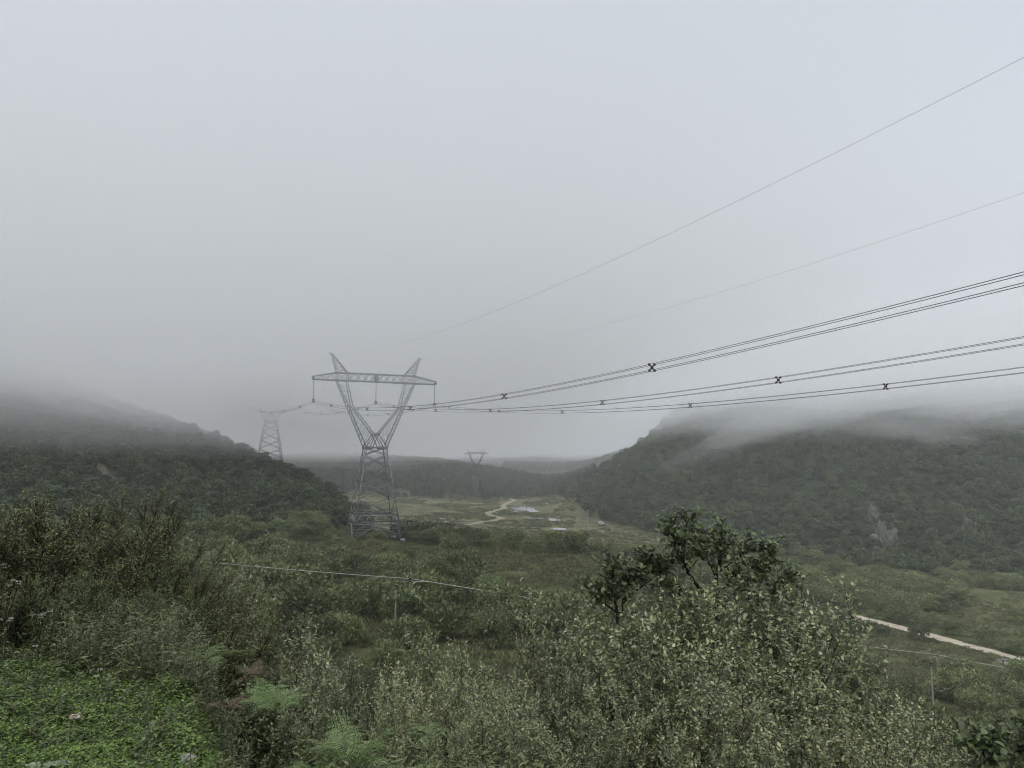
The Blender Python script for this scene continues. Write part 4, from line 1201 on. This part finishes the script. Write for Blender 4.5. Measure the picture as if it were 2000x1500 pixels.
def bundle(a, b, sag, label, spacers, rad=.019, half=.23, n=70, cross=None):
    """four-wire bundle between two suspension clamps with cross-shaped spacers at the given fractions"""
    a = np.asarray(a, float); b = np.asarray(b, float); e = empty('conductor_bundle', tuple(a)); d = b - a; d[2] = 0; d = norm(d); sd = np.array([d[1], -d[0], 0])
    P = catenary(a, b, sag, n) - a
    for i in (-1, 1):
        for j in (-1, 1):
            mb = MB(); mb.tube(P + sd * half * i + np.array([0, 0, half * j]), rad, 5); mb.build('wire', M['conduct'], e)
    for f in spacers:
        c = catenary(a, b, sag, 2001)[int(f * 2000)] - a; mb = MB()
        for i in (-1, 1): mb.bar(c + sd * half * 1.25 * i + [0, 0, half * 1.25], c - sd * half * 1.25 * i - [0, 0, half * 1.25], .055)
        for i in (-1, 1):
            for j in (-1, 1): mb.box(c + sd * half * i + [0, 0, half * j], (.075, .075, .075))
        mb.box(c, (.09, .09, .09)); mb.build('spacer', M['spacer'], e)
    return tag(e, label, 'power line')


def clampp(T, u, phi=PHI, sc=1.0):
    return np.asarray(T) + np.array([math.cos(phi), math.sin(phi), 0]) * u + np.array([0, 0, TZB - 5.5])


names = {-16.0: 'nearest and highest', 0.0: 'middle', 16.0: 'farthest and lowest'}
SPX = {-16.0: [648, 718, 802, 985, 1275], 0.0: [770, 852, 958, 1177, 1522], 16.0: [877, 975, 1098, 1348, 1730]}
SPAN = 276.0
for u in (-16.0, 0.0, 16.0):
    a = clampp(T1p, u); b = a + vx * SPAN; b[2] = a[2] + .3
    fr = []
    for px in SPX[u]:                                    # spacers where the span crosses these columns
        t = (px - 1000) / F / CT; s = (t * a[1] - a[0]) / (vx[0] - t * vx[1]); fr.append(s / SPAN)
    bundle(a, b, {-16.0: 8.6, 0.0: 8.4, 16.0: 8.1}[u], 'four wire conductor %s of three running right from the nearest pylon' % names[u], fr + [.82], n=110)
    a2 = clampp(T2p, u)
    bundle(a, a2, 5.0, 'four wire conductor %s of three fading left toward the second pylon' % names[u], [.1, .24, .38, .52, .68, .85], n=60)
    bundle(a2, clampp(T3p, u), 9.0, 'four wire conductor %s of three beyond the second pylon' % names[u], [.2, .5, .8], n=60)


def wire(name, a, b, sag, rad, mat, label, cat, n=90):
    a = np.asarray(a, float); P = catenary(a, b, sag, n) - a; mb = MB(); mb.tube(P, rad, 5); o = mb.build(name, mat); o.location = tuple(a)
    return tag(o, label, cat)


for sx, w in ((-1, 'upper'), (1, 'lower')):
    tp = lambda T: np.asarray(T) + ux * 12.3 * sx + np.array([0, 0, 46.7])
    a = tp(T1p); b = a + vx * SPAN; b[2] = a[2] + (2.5 if sx > 0 else .5)
    wire('earth_wire', a, b, 9.2 if sx < 0 else 7.8, .009, M['conduct'], 'thin single earth wire, %s of two rising right from the nearest pylon' % w, 'power line')
    wire('earth_wire', a, tp(T2p), 4, .013, M['conduct'], 'thin earth wire, %s of two vanishing in fog toward the second pylon' % w, 'power line')
u4 = np.array([math.cos(PHI4), math.sin(PHI4), 0])
E4 = at(1290, 812, 860); L4 = at(740, 893, 1180)
for k, u in enumerate((-16.0, 0.0, 16.0)):
    nm = ('first', 'second', 'third')[k]
    a = clampp(T4p, u, PHI4)
    wire('power_cable', a, np.array([E4.x, E4.y, E4.z]) + u4 * u + np.array([0, 0, -u * .35]), 12, .05, M['conduct'], 'faint distant power cable, %s of three rising right of the small pylon' % nm, 'power line')
    wire('power_cable', a, np.array([L4.x, L4.y, L4.z]) + u4 * u, 6, .05, M['conduct'], 'faint distant power cable, %s of three over the pine ridge left of the small pylon' % nm, 'power line')


# ------------------------------------------------------------------ small poles and their cable
def pole(px, toprow, y, label, baserow=None, arms=(), rad=.11, group=None):
    t = at(px, toprow, y); z0 = float(hgt(t.x, y)) - .2; hh = t.z - z0
    e = empty('utility_pole', (t.x, y, z0)); mb = MB(); zs = np.linspace(0, hh, 8)
    mb.tube(np.stack([.004 * zs, 0 * zs, zs], 1), np.linspace(rad * 1.25, rad * .8, 8), 8); mb.box((.004 * hh, 0, hh - .01), (rad * .5, rad * .5, .02)); mb.build('post', M['concrete'], e, smooth=False)
    for z, ln, rz in arms:
        a = MB(); a.box((0, -.02, hh - z), (ln, .04, .04), rz); a.build('bracket', M['cable'], e)
    c = MB(); c.box((.004 * hh, 0, hh - .16), (rad * 1.3, rad * 1.3, .1)); c.box((.004 * hh, -.05, hh - .42), (rad * 1.25, rad * 1.25, .05)); c.build('clamp', M['dark'], e)
    tag(e, label, 'utility pole', group)
    return Vector((t.x + .004 * hh, y - .1, t.z - .16))


pL = pole(142, 1066, 92, 'slim pole half hidden in the olive scrub')
pA = pole(801, 1127, 85, 'thin concrete pole carrying the pale cable above the silvery thicket')
pole(773, 1141, 80, 'thinner bare pole just left of the cable pole', rad=.08)
bc = hit(1830, 1314, 60); pC = pole(1830, 1277, bc.y, 'short concrete pole with dark clamp on the meadow by the gravel road', rad=.14)
pole(1818, 1293, 112, 'bare pale post rising behind the shrubs beside the clamped pole', rad=.1)
pM = pole(1147, 990, 190, 'slender utility pole alone in the middle of the valley', rad=.19)
pR = at(2120, 1322, 150)
far_left = at(-60, 1010, 95)
for k, (a, b, sg, lab) in enumerate([(far_left, pL, .2, 'pale cable at the far left above the scrub'), (pL, pA, .25, 'pale cable sagging over the scrub to the thin concrete pole'), (pA, pC, .5, 'long pale cable running from the thin concrete pole to the meadow pole'), (pC, pR, .5, 'pale cable leaving the meadow pole past the white boulders')]):
    wire('utility_cable', tuple(a), tuple(b), sg, (.036 if k < 2 else .05), M['cable'], lab, 'cable', 40)
for (P0, d) in ((pA, Vector((1, .3, 0))), (pC, Vector((1, .5, 0)))):
    dd = d.normalized(); a = P0 - dd * (1.1 if P0 is pA else 2.6) + Vector((0, 0, -.22)); b = P0 + dd * (1.9 if P0 is pA else 2.6) + Vector((0, 0, -.42))
    wire('guy_rod', tuple(a), tuple(b), .0, .03, M['cable'], 'short pale rod below the cable at the %s pole' % ('thin concrete' if P0 is pA else 'meadow'), 'rod', 4)


# ------------------------------------------------------------------ haze and low cloud
def haze_mat(name, dens, colr=(.92, .945, .955), aniso=.2):
    m, nt, out = new_mat(name); v = N(nt, 'VolumePrincipled'); v.inputs['Color'].default_value = (*colr, 1); v.inputs['Density'].default_value = dens
    v.inputs['Anisotropy'].default_value = aniso
    nt.links.new(v.outputs[0], out.inputs['Volume']); m.cycles.homogeneous_volume = True
    return m


def haze_body(under, top, ext, dens, name='haze'):
    """closed volume; its underside is flat or an uneven cloud base"""
    if under is None:
        mb = MB(); mb.box((0, 0, (top - 60) / 2), (ext, ext, (top + 60) / 2)); o = mb.build('haze', haze_mat('haze_air', dens))
    else:
        g = np.concatenate([np.linspace(-ext, -700, 9)[:-1], np.linspace(-700, 1300, 120), np.linspace(1300, ext, 7)[1:]]); n = len(g)
        X, Y = np.meshgrid(g, g, indexing='ij'); Z = under(X, Y)
        V = np.concatenate([np.stack([X, Y, Z], -1).reshape(-1, 3), np.stack([X, Y, 0 * Z + top], -1).reshape(-1, 3)])
        i = np.arange(n - 1)[:, None]; j = np.arange(n - 1)[None, :]; q = np.stack([i * n + j, (i + 1) * n + j, (i + 1) * n + j + 1, i * n + j + 1], -1).reshape(-1, 4)
        o_ = n * n; sides = []
        for k in range(n - 1):
            for a, b in ((k, k + 1), ((n - 1) * n + k + 1, (n - 1) * n + k), ((k + 1) * n, k * n), (k * n + n - 1, (k + 1) * n + n - 1)):
                sides.append([a, b, b + o_, a + o_])
        o = obj('haze', mesh_np('haze', V, np.concatenate([q[:, ::-1], q + o_, np.array(sides)]), haze_mat('cloud_air', dens)))
    tag(o, 'thin even haze filling the valley' if under is None else 'low cloud with a ragged base hanging over the hills', 'haze', kind='stuff')
    return o


def sstep(a, b, x):
    t = np.clip((x - a) / (b - a), 0, 1); return t * t * (3 - 2 * t)


def cloud_base(z0, seed, amp):
    def f(X, Y):
        rr = np.hypot(X, Y); r_ = sstep(-10, 95, X); far = sstep(480, 900, Y); l_ = sstep(150, 210, -X) * (1 - far)
        lift = 16 * r_ + 1.0 * sstep(260, 120, rr) + far * (1 - r_) * (3 + 10 * sstep(-270, -110, X)) 
        lift = lift + 3.5 * l_ - 9 * sstep(60, 100, -X) * sstep(230, 330, Y) * (1 - l_) * (1 - far)
        nz_ = fbm(X / 170, Y / 170, 150, 2) + .8 * fbm(X / 75, Y / 75, seed, 3) + r_ * .8 * fbm(X / 60, Y / 90, 160, 2)
        lift = lift + r_ * sstep(240, 400, Y) * (8 * fbm(X / 120 + .3, Y / 200, 171, 2) + 5 * sstep(180, 330, X) - 2)
        z = np.maximum(z0 * (1 + .25 * r_) + lift + amp * (1 + .8 * far + .6 * r_) * nz_ * sstep(60, 200, rr), .5 * z0 + .4 + .6 * fbm(X / 60, Y / 60, seed, 1) * sstep(60, 200, rr))
        return np.minimum(z, TOP - 8)
    return f


TOP = 82.0
haze_body(None, TOP, 2690, .00030)
for k, (z0, dd) in enumerate([(2, .0006), (5, .0006), (9, .0007), (14, .0009), (19, .0014), (24, .0035), (29, .004), (35, .006), (41, .004)]):
    haze_body(cloud_base(z0, 150 + k, 2.2 + .35 * k), TOP - 1 - k * .6, 2680 - 6 * k, dd)

def wisp(px, row, y, size, tilt, dens, seed):
    """a drifting shred of cloud: nested closed bodies, thin at the rim"""
    c = at(px, row, y)
    for k, f in enumerate((1.0, .74, .5)):
        n = 40; u = np.linspace(0, 2 * PI, n, endpoint=False); v = np.linspace(0, PI, 21)
        d = np.stack([np.cos(u)[None, :] * np.sin(v)[:, None], np.sin(u)[None, :] * np.sin(v)[:, None], np.cos(v)[:, None] + 0 * u[None, :]], -1)
        r = 1 + .55 * fbm(d[..., 0] * 1.7 + seed, d[..., 2] * 1.7 + d[..., 1], seed + k, 3); r[0] = r[0].mean(); r[-1] = r[-1].mean()
        V = (d * r[..., None] * np.asarray(size) * f).reshape(-1, 3); i = np.arange(20)[:, None] * n; j = np.arange(n)[None, :]; j2 = (j + 1) % n
        Q = np.stack([i + j, i + n + j, i + n + j2, i + j2], -1).reshape(-1, 4)
        o = obj('haze', mesh_np('haze', V, Q, haze_mat('wisp_air', dens)), loc=tuple(c)); o.rotation_euler = (0, tilt, 0)
        tag(o, 'torn wisp of low cloud drifting across a hillside', 'haze', kind='stuff')


wisp(1450, 850, 480, (58, 26, 11), -.3, .0017, 201)
wisp(1570, 805, 510, (62, 26, 13), -.2, .0042, 203)
wisp(1800, 845, 480, (56, 24, 8), .15, .0022, 206)
wisp(1350, 800, 600, (46, 26, 12), -.35, .0050, 209)
wisp(1930, 790, 520, (44, 26, 14), -.1, .0045, 221)
wisp(640, 886, 950, (120, 50, 17), .05, .0017, 224)
wisp(780, 878, 1060, (90, 50, 12), .1, .0015, 227)
wisp(250, 770, 345, (46, 22, 13), .5, .0035, 215)
wisp(510, 770, 345, (52, 30, 19), .1, .0075, 218)

# ------------------------------------------------------------------ light
w = bpy.data.worlds.new('World'); S.world = w; w.use_nodes = True
nt = w.node_tree; nt.nodes.clear(); L = nt.links.new
sky = N(nt, 'TexSky', sky_type='NISHITA', sun_disc=False, sun_elevation=math.radians(66), sun_rotation=math.radians(200), air_density=1.0, dust_density=4.0)
hs = N(nt, 'HueSaturation'); hs.inputs['Saturation'].default_value = .62; L(sky.outputs[0], hs.inputs['Color'])
bg = N(nt, 'Background'); bg.inputs['Strength'].default_value = .12; L(hs.outputs[0], bg.inputs['Color'])
wo = N(nt, 'OutputWorld'); L(bg.outputs[0], wo.inputs[0])
sl = bpy.data.lights.new('sun', 'SUN'); sl.energy = 1.5; sl.angle = math.radians(60); sl.color = (1, .98, .95)
so = bpy.data.objects.new('sun', sl); COL.objects.link(so)
el, rot = math.radians(66), math.radians(200)
dirv = Vector((math.sin(rot) * math.cos(el), math.cos(rot) * math.cos(el), math.sin(el)))
so.rotation_euler = (-dirv).to_track_quat('-Z', 'Y').to_euler()

cam = bpy.data.cameras.new('camera'); co = bpy.data.objects.new('camera', cam); COL.objects.link(co)
cam.sensor_width = 36; cam.sensor_fit = 'HORIZONTAL'; cam.lens = 36 * F / 2000; cam.clip_start = .05; cam.clip_end = 9000
co.rotation_euler = (PI / 2 + TH, 0, 0); S.camera = co

S.render.engine = 'CYCLES'
S.view_settings.view_transform = 'Standard'; S.view_settings.look = 'None'; S.view_settings.gamma = 1; S.view_settings.exposure = 1.05
c = S.cycles
c.max_bounces = 6; c.diffuse_bounces = 3; c.glossy_bounces = 2; c.transmission_bounces = 3; c.volume_bounces = 2; c.transparent_max_bounces = 64
c.caustics_reflective = False; c.caustics_refractive = False; c.use_denoising = True; c.filter_width = 1.05
